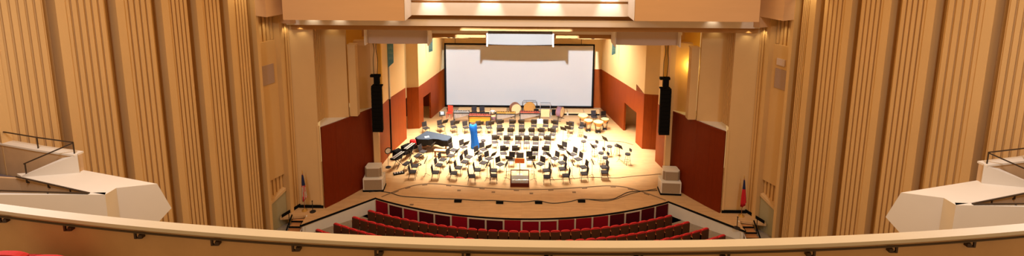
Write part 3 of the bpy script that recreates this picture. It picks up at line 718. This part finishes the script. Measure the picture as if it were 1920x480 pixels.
def keyboard(x, y, rz, L, label, h=.82):
    r = thing('stage_keyboard', label, 'keyboard', (x, y, 0), rz)
    b = bmn(); rbox(b, (0, 0, h), (L, .34, .09), .015); obj('body', b, 'blackmatte', r)
    b = bmn(); bb(b, -L * .46, L * .46, -.12, -.03, h + .045, h + .058)
    obj('white_keys', b, 'keys', r)
    b = bmn(); n = int(L / .05)
    for k in range(n):
        if k % 7 not in (2, 6): xx = -L * .45 + L * .9 * (k + .5) / n; bb(b, xx - .008, xx + .008, -.09, -.01, h + .058, h + .068)
    obj('black_keys', b, 'black', r)
    b = bmn(); bb(b, -L * .45, L * .45, .03, .14, h + .045, h + .06); obj('control_panel', b, 'greybar', r)
    for s in (-1, 1):
        b = bmn(); bar(b, (-L * .3, s * .16, .02), (L * .3, s * .16, h - .04), .018); bar(b, (L * .3, s * .16, .02), (-L * .3, s * .16, h - .04), .018); obj('stand_leg', b, 'black', r)
    return r
ang = math.atan2(33.41 - 31.17, -7.42 + 8.37)
keyboard(-8.2, 31.65, ang, 1.25, 'black stage keyboard on crossed legs, nearer the stage front')
keyboard(-7.72, 33.05, ang + .05, 1.15, 'black stage keyboard on crossed legs, nearer the piano')
def amp(x, y, rz, s, label):
    r = thing('amplifier', label, 'amplifier', (x, y, 0), rz)
    b = bmn(); rbox(b, (0, 0, s[2] / 2 + .02), s, .02); obj('cabinet', b, 'blackmatte', r)
    b = bmn(); bb(b, -s[0] * .42, s[0] * .42, -s[1] / 2 - .012, -s[1] / 2, .07, s[2] * .75); obj('grille', b, 'seatblack', r)
    b = bmn(); bar(b, (-.1, 0, s[2] + .05), (.1, 0, s[2] + .05), .012); box(b, (-.1, 0, s[2] + .03), (.02, .03, .05)); box(b, (.1, 0, s[2] + .03), (.02, .03, .05)); obj('handle', b, 'black', r)
amp(-8.55, 32.9, .9, (.55, .4, .62), 'black amplifier box behind the nearer stage keyboard')
amp(-8.1, 33.75, .9, (.7, .4, .6), 'wide black amplifier box behind the farther stage keyboard')
amp(-7.75, 34.55, .7, (.45, .35, .55), 'small black amplifier box at the keyboard end of the piano')
def bench(x, y, rz, label):
    r = thing('keyboard_bench', label, 'bench', (x, y, 0), rz); b = bmn(); rbox(b, (0, 0, .47), (.55, .32, .07), .025); obj('seat', b, 'seatblack', r)
    b = bmn()
    for s in (-1, 1): bar(b, (-.22, s * .12, .02), (.22, s * .12, .44), .014); bar(b, (.22, s * .12, .02), (-.22, s * .12, .44), .014)
    obj('crossed_legs', b, 'black', r)
bench(-7.55, 31.25, ang, 'black bench on crossed legs beside the nearer stage keyboard')
bench(-7.05, 32.45, ang, 'black bench on crossed legs beside the farther stage keyboard')
t = thing('pedal_board', 'flat black pedal board on the floor by the stage keyboards', 'pedal board', (-7.95, 30.75, 0), .4)
b = bmn(); rbox(b, (0, 0, .05), (.7, .3, .06), .01); obj('board', b, 'blackmatte', t)
for k in range(4): b = bmn(); bb(b, -.3 + .16 * k, -.2 + .16 * k, -.1, .08, .08, .11); obj('pedal', b, 'greybar', t)
for i, (x, y, l) in enumerate([(-6.9, 32.0, 'nearer'), (-7.0, 33.3, 'farther')]):
    b = bmn(); n = 60; tube(b, [((.16 + .02 * math.sin(k * .5)) * math.cos(k * .42), (.16 + .02 * math.sin(k * .5)) * math.sin(k * .42), .015 + .0006 * k) for k in range(n)], .012, 5)
    tag(obj('coiled_cable', b, 'black', loc=(x, y, 0)), '%s of two black coiled cables between piano and string chairs' % l, 'cable')
t = thing('pedestal_fan', 'small round fan on a black pole by the left wing wall', 'fan', (-8.85, 31.6, 0), .6)
b = bmn(); cyl(b, (0, 0, .02), .18, .04, 18); obj('base', b, 'black', t)
b = bmn(); bar(b, (0, 0, .03), (0, 0, 1.05), .015); obj('pole', b, 'black', t)
RX = Matrix.Rotation(PI / 2, 4, 'X')
b = bmn(); n = 24; tube(b, [(.2 * math.cos(2 * PI * k / n), -.06, 1.2 + .2 * math.sin(2 * PI * k / n)) for k in range(n + 1)], .03, 6); obj('cage_ring', b, 'black', t)
b = bmn(); cyl(b, (0, -.04, 1.2), .175, .04, 20, mx=RX); obj('blade_disc', b, 'white', t)

# ------------------------------------------------------------------ covered harp
t = thing('covered_harp', 'upright harp under a bright blue cover, among the chairs left of centre', 'harp', (-3.4, 34.7, 0))
b = bmn(); n = 26; prof = [(0, .34, .24, .08), (.12, .33, .23, .08), (.5, .28, .20, .05), (.9, .25, .19, 0), (1.25, .26, .18, -.04), (1.55, .28, .16, -.07), (1.7, .28, .13, -.08)]
rings = []
for z, rx_, ry_, cx in prof:
    rings.append([b.verts.new((cx + rx_ * math.cos(2 * PI * k / n) * (1 + .07 * math.sin(5 * 2 * PI * k / n + z)), ry_ * math.sin(2 * PI * k / n) * (1 + .1 * math.sin(7 * 2 * PI * k / n)), z)) for k in range(n)])
for A, B in zip(rings, rings[1:]):
    for k in range(n): b.faces.new((A[k], A[(k + 1) % n], B[(k + 1) % n], B[k]))
last = rings[-1]; top_r = []
for k in range(n):
    v = last[k].co; top_r.append(b.verts.new((-.08 + (v.x + .08) * .8, v.y * .6, 1.74 + .12 * abs((v.x + .08) / .28) ** 1.5)))
for k in range(n): b.faces.new((last[k], last[(k + 1) % n], top_r[(k + 1) % n], top_r[k]))
c_ = b.verts.new((-.08, 0, 1.70))
for k in range(n): b.faces.new((top_r[k], top_r[(k + 1) % n], c_))
b.faces.new(rings[0][::-1]); obj('cover', b, 'blue', t, smooth=True)
b = bmn(); bb(b, .3, .42, -.05, .05, 0, .12); bb(b, -.3, .42, -.12, .12, 0, .04); obj('foot', b, 'brass', t)
t = thing('harp_stool', 'small dark round stool beside the blue covered harp', 'stool', (-2.75, 34.9, 0))
b = bmn(); cyl(b, (0, 0, .5), .18, .08, 16); obj('seat', b, 'seatblack', t)
for k in range(3): b = bmn(); a = 2 * PI * k / 3; bar(b, (0, 0, .46), (.2 * math.cos(a), .2 * math.sin(a), 0), .014); obj('leg', b, 'wood', t)

# ------------------------------------------------------------------ percussion
def timpani(x, y, R, h, label):
    r = thing('timpani', label, 'drum', (x, y, 0)); z0 = h - R * 1.05
    b = bmn(); lathe(b, [(.05, z0), (R * .45, z0 + R * .12), (R * .8, z0 + R * .42), (R * .97, z0 + R * .8), (R, h - .03)], seg=28); obj('bowl', b, 'copper', r, smooth=True)
    b = bmn(); cyl(b, (0, 0, h), R * 1.0, .03, 28); obj('drum_head', b, 'skin', r)
    b = bmn(); n = 28; tube(b, [(R * 1.02 * math.cos(2 * PI * k / n), R * 1.02 * math.sin(2 * PI * k / n), h - .01) for k in range(n + 1)], .018, 6); obj('hoop', b, 'brass', r)
    for k in range(4):
        a = PI / 4 + k * PI / 2; b = bmn(); bar(b, (R * 1.0 * math.cos(a), R * 1.0 * math.sin(a), h - .08), (R * .55 * math.cos(a), R * .55 * math.sin(a), .08), .018); obj('strut', b, 'black', r)
    b = bmn(); cyl(b, (0, 0, .07), R * .62, .06, 16); obj('base', b, 'black', r)
    b = bmn(); bb(b, -.06, .06, -R * .85, -R * .5, .03, .08); obj('pedal', b, 'greybar', r)
timpani(5.0, 38.9, .40, .95, 'largest timpani with golden bowl, leftmost and farthest back of four')
timpani(5.3, 38.0, .33, .90, 'timpani with golden bowl, second from the left of four')
timpani(6.05, 37.75, .38, .88, 'wide timpani with golden bowl, third from the left of four')
timpani(6.65, 38.3, .30, .90, 'smallest timpani with golden bowl, rightmost of four')

def mallet(name, x, y, L, W, label, barm, front=None, h=.86, framem='black'):
    r = thing(name, label, 'mallet instrument', (x, y, 0))
    b = bmn(); n = int(L / .055)
    for k in range(n):
        xx = -L / 2 + L * (k + .5) / n; w = W * (.5 - .18 * k / n); bb(b, xx - .02, xx + .02, -W * .5 + .02, -W * .5 + .02 + w, h, h + .02)
        if k % 7 not in (2, 6): bb(b, xx + .01, xx + .045, -W * .5 + .06 + w, -W * .5 + .06 + w * 1.7, h + .03, h + .05)
    obj('tone_bars', b, barm, r)
    b = bmn(); bb(b, -L / 2 - .04, L / 2 + .04, -W / 2 - .03, -W / 2, h - .08, h); bb(b, -L / 2 - .04, L / 2 + .04, W / 2, W / 2 + .03, h - .08, h)
    for s in (-1, 1): bb(b, s * L / 2 - .03, s * L / 2 + .03, -W / 2, W / 2, h - .08, h)
    obj('frame', b, framem, r)
    for s in (-1, 1):
        b = bmn(); bb(b, s * (L / 2) - .025, s * (L / 2) + .025, -W / 2, -W / 2 + .05, .0, h - .06); bb(b, s * (L / 2) - .025, s * (L / 2) + .025, W / 2 - .05, W / 2, .0, h - .06); bb(b, s * L / 2 - .02, s * L / 2 + .02, -W / 2, W / 2, .06, .1); obj('end_frame', b, framem, r)
    b = bmn(); nn = int(L / .07)
    for k in range(nn):
        xx = -L / 2 + L * (k + .5) / nn; ln = .12 + .38 * (1 - k / nn) if front is None else .38 + .05 * math.sin(PI * k / nn)
        cyl(b, (xx, -W * .3, h - .09 - ln / 2), .028, ln, 8)
    if front: bb(b, -L / 2 + .02, L / 2 - .02, -W * .5 + .045, -W * .5 + .06, h - .55, h - .10)
    obj('resonators', b, front or 'greybar', r)
    return r
mallet('vibraphone', -4.85, 39.7, 1.25, .5, 'silver barred vibraphone at the back left, behind the chairs', 'greybar')
mallet('marimba', -3.3, 39.0, 1.75, .42, 'red barred marimba with gold resonators, behind the harp', 'rose', 'gold')
mallet('xylophone', -1.22, 39.6, 1.5, .5, 'gold barred xylophone in a black frame, left of the bass drum', 'gold')
mallet('glockenspiel', .75, 39.75, 1.6, .5, 'red barred marimba in front of the round gong', 'rose')
for o in list(bpy.data.objects):
    if o.name == 'glockenspiel': o.name = 'marimba.001'
# bass drum on stand, gong, hanging cymbal
def big_drum(x, y, R, D, rz, label, shell, hz):
    r = thing('bass_drum', label, 'drum', (x, y, 0), rz)
    b = bmn(); cyl(b, (0, 0, hz), R, D, 28, mx=RX); obj('shell', b, shell, r)
    for s in (-1, 1):
        b = bmn(); cyl(b, (0, s * (D / 2 + .008), hz), R * .93, .016, 28, mx=RX); obj('drum_head', b, 'skin', r)
        b = bmn(); n = 28; tube(b, [(R * 1.0 * math.cos(2 * PI * k / n), s * D / 2, hz + R * 1.0 * math.sin(2 * PI * k / n)) for k in range(n + 1)], .022, 6); obj('hoop', b, 'wood', r)
    b = bmn()
    for s in (-1, 1): bar(b, (s * R * .8, 0, hz - R * .5), (s * R * .9, 0, 0), .025); bar(b, (s * R * .9, -.25, .02), (s * R * .9, .25, .02), .02)
    obj('stand', b, 'black', r)
big_drum(-.45, 40.9, .45, .40, .35, 'bass drum on a stand just left of the gong', 'wood', .75)
big_drum(3.25, 40.3, .42, .40, 1.1, 'purple shelled bass drum right of the black rack', 'purple', .70)
t = thing('gong', 'large round bronze gong in a black frame under the screen', 'gong', (.75, 41.05, 0))
b = bmn(); lathe(b, [(.01, -.05), (.12, -.05), (.13, -.02), (.46, -.02), (.5, .06), (.47, .06), (.44, 0), (.02, 0)], (0, 0, .78), 32, RX); obj('disc', b, 'gong', t, smooth=False)
b = bmn(); n = 20; tube(b, [(.6, 0, 0), (.6, 0, 1.25), (.5, 0, 1.38), (-.5, 0, 1.38), (-.6, 0, 1.25), (-.6, 0, 0)], .022, 6)
for s in (-1, 1): bar(b, (s * .6, -.25, .02), (s * .6, .25, .02), .02); bar(b, (s * .3, 0, 1.38), (s * .25, 0, 1.2), .008)
obj('frame', b, 'black', t)
t = thing('cymbal_rack', 'black upright rack with crossbars behind the brass chairs', 'rack', (2.05, 40.6, 0))
for s in (-1, 1): b = bmn(); bar(b, (s * .42, 0, 0), (s * .42, 0, 1.35), .022); bar(b, (s * .42, -.22, .02), (s * .42, .22, .02), .02); obj('post', b, 'greybar', t)
b = bmn(); bar(b, (-.8, 0, .85), (.8, 0, .85), .03); bar(b, (-.42, 0, 1.35), (.42, 0, 1.35), .02); obj('crossbar', b, 'black', t)
for s in (-1, 1): b = bmn(); bb(b, s * .75 - .2, s * .75 + .2, -.04, .04, .35, .78); obj('side_case', b, 'blackmatte', t)
b = bmn(); bb(b, -.36, .36, -.03, .03, .12, .8); obj('panel', b, 'palewood', t)
t = thing('snare_drum', 'white headed snare drum on a black stand left of the xylophone', 'drum', (-2.33, 40.05, 0))
b = bmn(); cyl(b, (0, 0, .72), .19, .16, 20); obj('shell', b, 'chrome', t)
b = bmn(); cyl(b, (0, 0, .806), .185, .012, 20); obj('drum_head', b, 'white', t)
b = bmn(); bar(b, (0, 0, .1), (0, 0, .64), .018)
for k in range(3): a = 2 * PI * k / 3; bar(b, (0, 0, .25), (.25 * math.cos(a), .25 * math.sin(a), .01), .014); bar(b, (0, 0, .6), (.15 * math.cos(a), .15 * math.sin(a), .66), .012)
obj('stand', b, 'black', t)
t = thing('tom_drum', 'dark low drum on a black stand under the snare drum', 'drum', (-2.25, 39.58, 0))
b = bmn(); cyl(b, (0, 0, .42), .2, .26, 20); obj('shell', b, 'purple', t)
b = bmn(); cyl(b, (0, 0, .556), .19, .012, 20); obj('drum_head', b, 'skin', t)
for k in range(3): b = bmn(); a = 2 * PI * k / 3 + .3; bar(b, (.2 * math.cos(a), .2 * math.sin(a), .45), (.26 * math.cos(a), .26 * math.sin(a), 0), .012); obj('leg', b, 'black', t)
t = thing('red_chair', 'red painted straight chair at the back left corner of the stage', 'chair', (-5.95, 40.5, 0), PI - .2)
b = bmn(); rbox(b, (0, 0, .45), (.44, .42, .05), .01); obj('seat', b, 'redchair', t)
b = bmn(); rbox(b, (0, -.2, .76), (.44, .04, .5), .01); obj('backrest', b, 'redchair', t)
for sx in (-1, 1):
    for sy in (-1, 1): b = bmn(); box(b, (sx * .19, sy * .18, .21), (.035, .035, .43)); obj('leg', b, 'redchair', t)
# low riser segments
root = thing('stage_riser', '', 'riser', (0, 0, 0))
b = bmn(); bb(b, -.68, .68, -.45, .45, .16, .26); obj('deck', b, 'palewood', root)
b = bmn(); bb(b, -.66, .66, -.40, .43, .02, .16); obj('skirt', b, 'blackmatte', root)
for s in (-1, 1): b = bmn(); bb(b, s * .66 - .03, s * .66 + .03, -.47, -.40, 0, .26); obj('end_post', b, 'railgrey', root)
RP_ = Proto(root)
for k, x in enumerate((-4.7, -3.3, -1.9, 1.9, 3.3, 4.7, 6.1)):
    RP_.place(x, 41.75 if x > -1 else 41.9, 0, 0, 'low pale wooden riser with black skirt under the screen, %s from the left' % ordn(k + 1), 'low risers under the screen')

# ------------------------------------------------------------------ monitors and cables on the pit
mons = [(-3.71, 27.5), (-1.27, 27.4), (1.0, 27.45), (3.52, 27.66)]
root = thing('stage_monitor', '', 'monitor')
b = bmn(); v = [(-.21, -.13, 0), (.21, -.13, 0), (.21, .13, 0), (-.21, .13, 0), (-.21, -.1, .16), (.21, -.1, .16), (.21, .13, .06), (-.21, .13, .06)]
vs = [b.verts.new(p) for p in v]
for f in [(3, 2, 1, 0), (0, 1, 5, 4), (1, 2, 6, 5), (2, 3, 7, 6), (3, 0, 4, 7), (4, 5, 6, 7)]: b.faces.new([vs[i] for i in f])
obj('cabinet', b, 'blackmatte', root)
b = bmn(); box(b, (0, .02, .115), (.36, .2, .01), 0, -.41); obj('grille', b, 'seatblack', root)
MP = Proto(root)
for k, (x, y) in enumerate(mons): MP.place(x, y, 0, 0, 'small black monitor wedge on the stage apron, %s from the left' % ordn(k + 1), 'monitor wedges on the apron')
def cable(pts, r, label, m_='black'):
    b = bmn(); tube(b, [(p.x, p.y, r + .002) for p in smooth_pts([(x, y, 0) for x, y in pts], 8)], r, 6); tag(obj('floor_cable', b, m_), label, 'cable')
cable([(-9.2, 28.4), (-8.7, 28.5), (-7.9, 28.35), (-7.2, 28.0), (-6.0, 27.85), (-4.8, 27.75), (-3.71, 27.72), (-2.6, 27.6), (-1.9, 27.62), (-1.27, 27.6), (-.3, 27.5), (.4, 27.55), (1.0, 27.65), (1.8, 27.4), (2.8, 27.6), (3.52, 27.88), (4.6, 27.85), (5.4, 27.95), (5.9, 28.3), (6.5, 28.75), (7.3, 28.9), (8.3, 29.0)], .022, 'black cable running along the apron between the small monitors')
cable([(4.0, 27.86), (4.8, 27.72), (5.5, 27.9), (6.3, 28.4), (7.0, 28.75), (8.3, 29.2)], .016, 'second black cable curving to the right speaker stack')
cable([(1.8, 30.15), (3.2, 30.35), (4.6, 30.55), (6.0, 30.5), (7.2, 30.75), (9.1, 31.1)], .016, 'thin grey cable across the floor behind the right front chairs', 'seam')
cable([(5.0, 36.3), (6.3, 36.2), (7.6, 36.0), (8.3, 35.5)], .016, 'thin grey cable leading to the right doorway', 'seam')
root = thing('floor_pocket', '', 'floor box'); b = bmn(); bb(b, -.11, .11, -.08, .08, 0, .008); obj('lid', b, 'seam', root); b = bmn(); bb(b, -.02, .02, -.07, -.05, .008, .012); obj('latch', b, 'black', root); FP = Proto(root)
for k, (x, y) in enumerate([(-6.35, 27.1), (-1.7, 28.6), (.6, 28.5), (3.2, 28.7), (-3.8, 28.75)]): FP.place(x, y, 0, 0, 'small flat floor pocket in the stage apron, %s' % ['beside the left end of the apron', 'second nearest the centre on the left', 'right of the podium front', 'farthest right', 'between the left monitor and the seam'][k], 'floor pockets')

# ------------------------------------------------------------------ balcony parapet in the foreground
def py(x): return 5.83 + x * x / 84.
xs = [-10 + .5 * k for k in range(41)]
def strip(bm, off0, off1, z0, z1):
    prism(bm, [(x, py(x) + off0) for x in xs] + [(x, py(x) + off1) for x in xs[::-1]], z0, z1)
b = bmn(); strip(b, -.145, 0, 12.05, 12.10); struct('trim_9', b, 'cap', 'cream cap along the top of the balcony parapet')
b = bmn(); strip(b, -.09, -.02, 9.8, 12.05); struct('wall_balcony', b, 'parapet', 'brown balcony parapet in front of the viewer')
t = thing('handrail', 'dark bronze handrail running under the balcony parapet cap', 'handrail', (0, py(0) - .15, 11.2)); o0 = Vector((0, py(0) - .15, 11.2))
b = bmn(); tube(b, [Vector((x, py(x) - .155, 12.022)) - o0 for x in xs], .016, 8, .8); obj('rail', b, 'bronze', t)
for x in (-8.4, -7.35, -6.3, -5.24, -4.16, -3.08, -2.02, -.93, .16, 1.27, 2.35, 3.44, 4.53, 5.62, 6.7, 7.8):
    y = py(x) - .155; s = -1 if x > -.5 else 1
    b = bmn(); box(b, Vector((x, y, 11.975)) - o0, (.026, .022, .085)); box(b, Vector((x + s * .03, y + .005, 11.94)) - o0, (.08, .022, .02))
    box(b, Vector((x + s * .062, y + .03, 11.957)) - o0, (.05, .07, .05)); obj('bracket', b, 'bronze', t)
b = bmn(); bb(b, -12, 12, 1.5, 5.72, 10.8, 11.01); struct('floor_balcony', b, 'carpet', 'carpeted balcony floor')
P.place(-6.70, 5.76, 11.02, 0, 'red balcony seat behind the parapet at the lower left corner, outer one', 'balcony seats'); P.place(-6.15, 5.71, 11.01, 0, 'red balcony seat behind the parapet at the lower left corner, inner one', 'balcony seats')

# ------------------------------------------------------------------ side boxes
for m in (-1, 1):
    S_ = SIDE[m]; f = -m                               # points are written for the left side
    def X(p): return (p[0] * f, p[1])
    A, B, C, D, E_, T2, T1 = (-12.54, 13.89), (-12.51, 14.28), (-11.45, 14.56), (-14.62, 15.42), (-16.4, 15.1), (-15.99, 14.88), (-13.1, 14.02)
    b = bmn(); ring = (A, B, C, D, E_, T2, T1); top = [b.verts.new((*X(p), 8.0)) for p in ring]
    tip = b.verts.new((*X((-11.14, 14.642)), 7.14)); zl = 6.5
    low = [b.verts.new((*X(p), zl)) for p in (A, B, (-11.72, 14.489), D, E_, T2, T1)]
    b.faces.new(top); b.faces.new(low[::-1]); b.faces.new((top[1], top[2], tip, low[2], low[1])); b.faces.new((top[2], top[3], low[3], low[2], tip))
    for q in (0, 3, 4, 5, 6): b.faces.new((top[q], top[(q + 1) % 7], low[(q + 1) % 7], low[q]))
    prism(b, [X(p) for p in ((-18.6, 13.74), A, (-12.62, 14.02), (-13.1, 14.0), (-18.6, 13.84))], zl, 8.0)
    struct('wall_box_' + S_, b, 'box', 'faceted cream prow of the %s side box' % S_)
    # brown face of the stair well behind the near parapet, and its floor
    b = bmn(); prism(b, [X(p) for p in ((-13.16, 14.02), (-16.02, 14.86), (-17.5, 15.0), (-17.5, 14.9), (-16.02, 14.80), (-13.16, 13.96))], 7.0, 7.985)
    struct('trim_%d' % (10 if m < 0 else 11), b, 'parapet', 'brown stair well face of the %s side box' % S_)
    b = bmn(); prism(b, [X(p) for p in ((-12.7, 13.8), (-18.6, 13.8), (-18.6, 15.3), (-16.4, 15.1))], 6.9, 7.1)
    prism(b, [X(p) for p in ((-14.72, 15.2), (-16.1, 14.92), (-19.0, 14.9), (-19.3, 16.35), (-17.79, 15.96), (-16.08, 15.5))], 7.2, 7.5)
    struct('floor_box_' + S_, b, 'boxfloor', 'dark carpeted floor of the %s side box' % S_)
    # upper tier: far parapet with cap, and the near arm stepping down to the prow's top
    b = bmn()
    F = [(-14.52, 15.2), (-16.08, 15.55), (-17.79, 16.01), (-19.5, 16.45)]
    prism(b, [X(p) for p in F] + [X((p[0] + .06, p[1] + .2)) for p in F[::-1]], 6.6, 8.56)
    struct('wall_box_upper_' + S_, b, 'parapet', 'brown inner wall of the upper parapet of the %s side box' % S_)
    b = bmn(); prism(b, [X((p[0], p[1] - .03)) for p in F] + [X((p[0] + .06, p[1] + .26)) for p in F[::-1]], 8.56, 8.62)
    prism(b, [X(p) for p in ((-14.44, 15.2), (-16.02, 14.86), (-16.02, 15.02), (-14.62, 15.46))], [8.0, 7.9, 7.9, 8.0], [8.62, 8.04, 8.04, 8.62])
    struct('wall_box_arm_' + S_, b, 'box', 'cream sloping arm and cap of the %s side box parapet' % S_)
    r0 = (*X((-14.55, 15.25)), 8.62); o0 = Vector(r0); t = thing('box_railing', 'dark bronze railing on the upper parapet of the %s side box' % S_, 'railing', r0)
    Q = [(-19.4, 16.5), (-17.79, 16.08), (-16.08, 15.62), (-14.6, 15.28)]
    b = bmn(); tube(b, [Vector((*X(p), 9.0)) - o0 for p in Q], .022, 8); obj('rail', b, 'bronze', t)
    b = bmn(); tube(b, [Vector((*X((-14.6, 15.28)), 8.98)) - o0, Vector((*X((-15.95, 14.93)), 8.42)) - o0], .022, 8); obj('sloping_rail', b, 'bronze', t)
    for p, z in (((-17.75, 16.07), 8.62), ((-16.12, 15.63), 8.62), ((-14.6, 15.28), 8.62), ((-15.92, 14.94), 8.05)):
        b = bmn(); bar(b, Vector((*X(p), z)) - o0, Vector((*X(p), z + .38)) - o0, .02); obj('post', b, 'bronze', t)
    for za, zb, pa, pb, nm in ((8.02, 8.06, (-13.05, 13.93), (-16.1, 14.78), 'upper'), (8.03, 8.1, (-13.05, 13.90), (-18.0, 13.95), 'lower')):
        r0 = (*X(pa), za); o0 = Vector(r0); t = thing('box_handrail', 'dark bronze %s handrail along the stairs of the %s side box' % (nm, S_), 'handrail', r0)
        b = bmn(); tube(b, [Vector((*X(pa), za)) - o0, Vector((*X(pb), zb)) - o0], .024, 8); obj('rail', b, 'bronze', t)
        for q in (.25, .55, .85):
            c = Vector((*X(pa), za)).lerp(Vector((*X(pb), zb)), q) - o0; b = bmn(); box(b, c + Vector((0, 0, -.07)), (.03, .03, .1)); box(b, c + Vector((f * .03, .03, -.12)), (.07, .06, .04)); obj('bracket', b, 'bronze', t)

# ------------------------------------------------------------------ lights
def area(name, loc, size, sy, power, col, rot=(0, 0, 0)):
    l = bpy.data.lights.new(name, 'AREA'); l.shape = 'RECTANGLE'; l.size = size; l.size_y = sy; l.energy = power; l.color = col
    o = bpy.data.objects.new(name, l); COL.objects.link(o); o.location = loc; o.rotation_euler = rot; return o
def spot(name, loc, target, power, col, angle=60, blend=.6, r=.05):
    l = bpy.data.lights.new(name, 'SPOT'); l.energy = power; l.color = col; l.spot_size = math.radians(angle); l.spot_blend = blend; l.shadow_soft_size = r
    o = bpy.data.objects.new(name, l); COL.objects.link(o); o.location = loc
    o.rotation_euler = (Vector(target) - Vector(loc)).to_track_quat('-Z', 'Y').to_euler(); return o
WARM = (1, .56, .20); STG = (1, .87, .67)
for yy, pw, tl in ((32.9, 560, .13), (35.2, 560, 0), (36.9, 210, -.18)):
    for xx in (-4.6, 0, 4.6): o = area('stage_lamp', (xx, yy, 9.5), 1.6, .6, pw, STG, (tl, 0, 0)); o.data.spread = math.radians(66)
for xx in (-5, 5): area('house_lamp', (xx, 15, 20), 6, 14, 950, WARM)
area('band_fill', (0, 24.9, 13.3), 10.5, .25, 75, (.86, .93, 1), (.45, 0, 0))  # unseen fill strip, added to whiten the pale bands and beam
for xx in (-12.5, 12.5): area('side_lamp', (xx, 10.5, 17.5), 1.5, 3, 850, (.94, .96, 1))
proj = spot('projector_lamp', (-.58, 13.8, 14.22), (-.15, 42.4, 2.55), 62000, (.86, .94, 1), 36, .1, .10)
for m in (-1, 1):
    o = area('stage_lamp', (m * 3.8, 39.4, 9.3), 1.2, .6, 210, STG, (-.1, -.75 * m, 0)); o.data.spread = math.radians(85)  # extra unseen pair, added to brighten the rear side walls
# rectangular projector beam, as wide as the screen
proj.data.use_nodes = True; nt = proj.data.node_tree; em = nt.nodes['Emission']
tc = nt.nodes.new('ShaderNodeTexCoord'); sp = nt.nodes.new('ShaderNodeSeparateXYZ'); nt.links.new(tc.outputs['Normal'], sp.inputs[0])
def mth(op, a, b_=None):
    n = nt.nodes.new('ShaderNodeMath'); n.operation = op
    for i, v in enumerate((a, b_)):
        if v is None: continue
        if isinstance(v, (int, float)): n.inputs[i].default_value = v
        else: nt.links.new(v, n.inputs[i])
    return n.outputs[0]
az = mth('ABSOLUTE', sp.outputs['Z']); ax = mth('DIVIDE', mth('ABSOLUTE', sp.outputs['X']), az); ay = mth('DIVIDE', mth('ABSOLUTE', sp.outputs['Y']), az)
nt.links.new(mth('MULTIPLY', mth('LESS_THAN', ax, .222), mth('MULTIPLY', mth('LESS_THAN', sp.outputs['Y'], .101), mth('LESS_THAN', ay, .107))), em.inputs['Strength'])
for x in (-4.75, -1.75, 1.35, 4.45):
    spot('downlight', (x, 25.55, 13.1), (x, 26.2, 10.9), 330, (1, .90, .76), 58, .8, .04)
for x, y, z, tx, ty, tz, p in ((-11.1, 25.9, 11.25, -11.1, 26.25, 10.8, 9), (-9.7, 25.9, 11.25, -9.7, 26.25, 10.8, 9), (9.9, 25.9, 11.3, 9.9, 26.25, 10.8, 9), (9.7, 26.95, 10.9, 9.7, 27.2, 10.3, 8), (-6.9, 25.9, 11.25, -6.9, 26.25, 10.8, 4)):
    spot('downlight', (x, y, z), (tx, ty, tz), p, (1, .85, .6), 110, .9, .02)
def wall_spot(s, p, z, m, pw):
    x, y = wp(s, p, m); tx, ty = wp(s, -.3, m); spot('downlight', (x, y, z), (tx, ty, z - 2.2), pw, (1, .8, .45), 80, .9, .03)
for m in (-1, 1):
    wall_spot(1.3, .25, 11.35, m, 45); wall_spot(.3, .3, 10.75, m, 30); wall_spot(2.8, .5, 13.6, m, 120)
    spot('downlight', (m * 11.45, 27.5, 10.5), (m * 11.55, 27.75, 8), 25, (1, .8, .45), 100, .9, .03)
    spot('downlight', (m * 12.0, 26.45, 10.6), (m * 12.0, 26.8, 8), 18, (1, .8, .45), 100, .9, .03)
    spot('downlight', (m * 10.8, 27.75, 10.5), (m * 10.8, 28.2, 8), 12, (1, .8, .45), 100, .9, .03)
l = bpy.data.lights.new('niche_lamp', 'POINT'); l.energy = 60; l.color = (1, .7, .15); l.shadow_soft_size = .08
o = bpy.data.objects.new('niche_lamp', l); COL.objects.link(o); o.location = (10.0, 29.25, 7.8)

w = bpy.data.worlds.new('World'); bpy.context.scene.world = w; w.use_nodes = True
w.node_tree.nodes['Background'].inputs[0].default_value = (1, .54, .19, 1); w.node_tree.nodes['Background'].inputs[1].default_value = .60

# ------------------------------------------------------------------ camera
cam = bpy.data.cameras.new('Camera'); co = bpy.data.objects.new('Camera', cam); COL.objects.link(co)
cam.sensor_fit = 'HORIZONTAL'; cam.sensor_width = 36; cam.lens = 950 / 1920 * 36; cam.shift_y = -(240 - 6) / 1920; cam.clip_end = 200
p_, y_, r_ = [math.radians(v) for v in (8.75, .72, .31)]
fw = Vector((-math.sin(y_) * math.cos(p_), math.cos(y_) * math.cos(p_), -math.sin(p_))); rt = Vector((math.cos(y_), math.sin(y_), 0)); up = rt.cross(fw)
r2 = rt * math.cos(r_) + up * math.sin(r_); u2 = -rt * math.sin(r_) + up * math.cos(r_)
mw = Matrix(((r2.x, u2.x, -fw.x, -.27), (r2.y, u2.y, -fw.y, 0), (r2.z, u2.z, -fw.z, 16), (0, 0, 0, 1))); co.matrix_world = mw
sc = bpy.context.scene; sc.camera = co
sc.view_settings.view_transform = 'Standard'; sc.view_settings.look = 'None'; sc.view_settings.exposure = 0; sc.view_settings.gamma = 1; sc.view_settings.use_curve_mapping = False
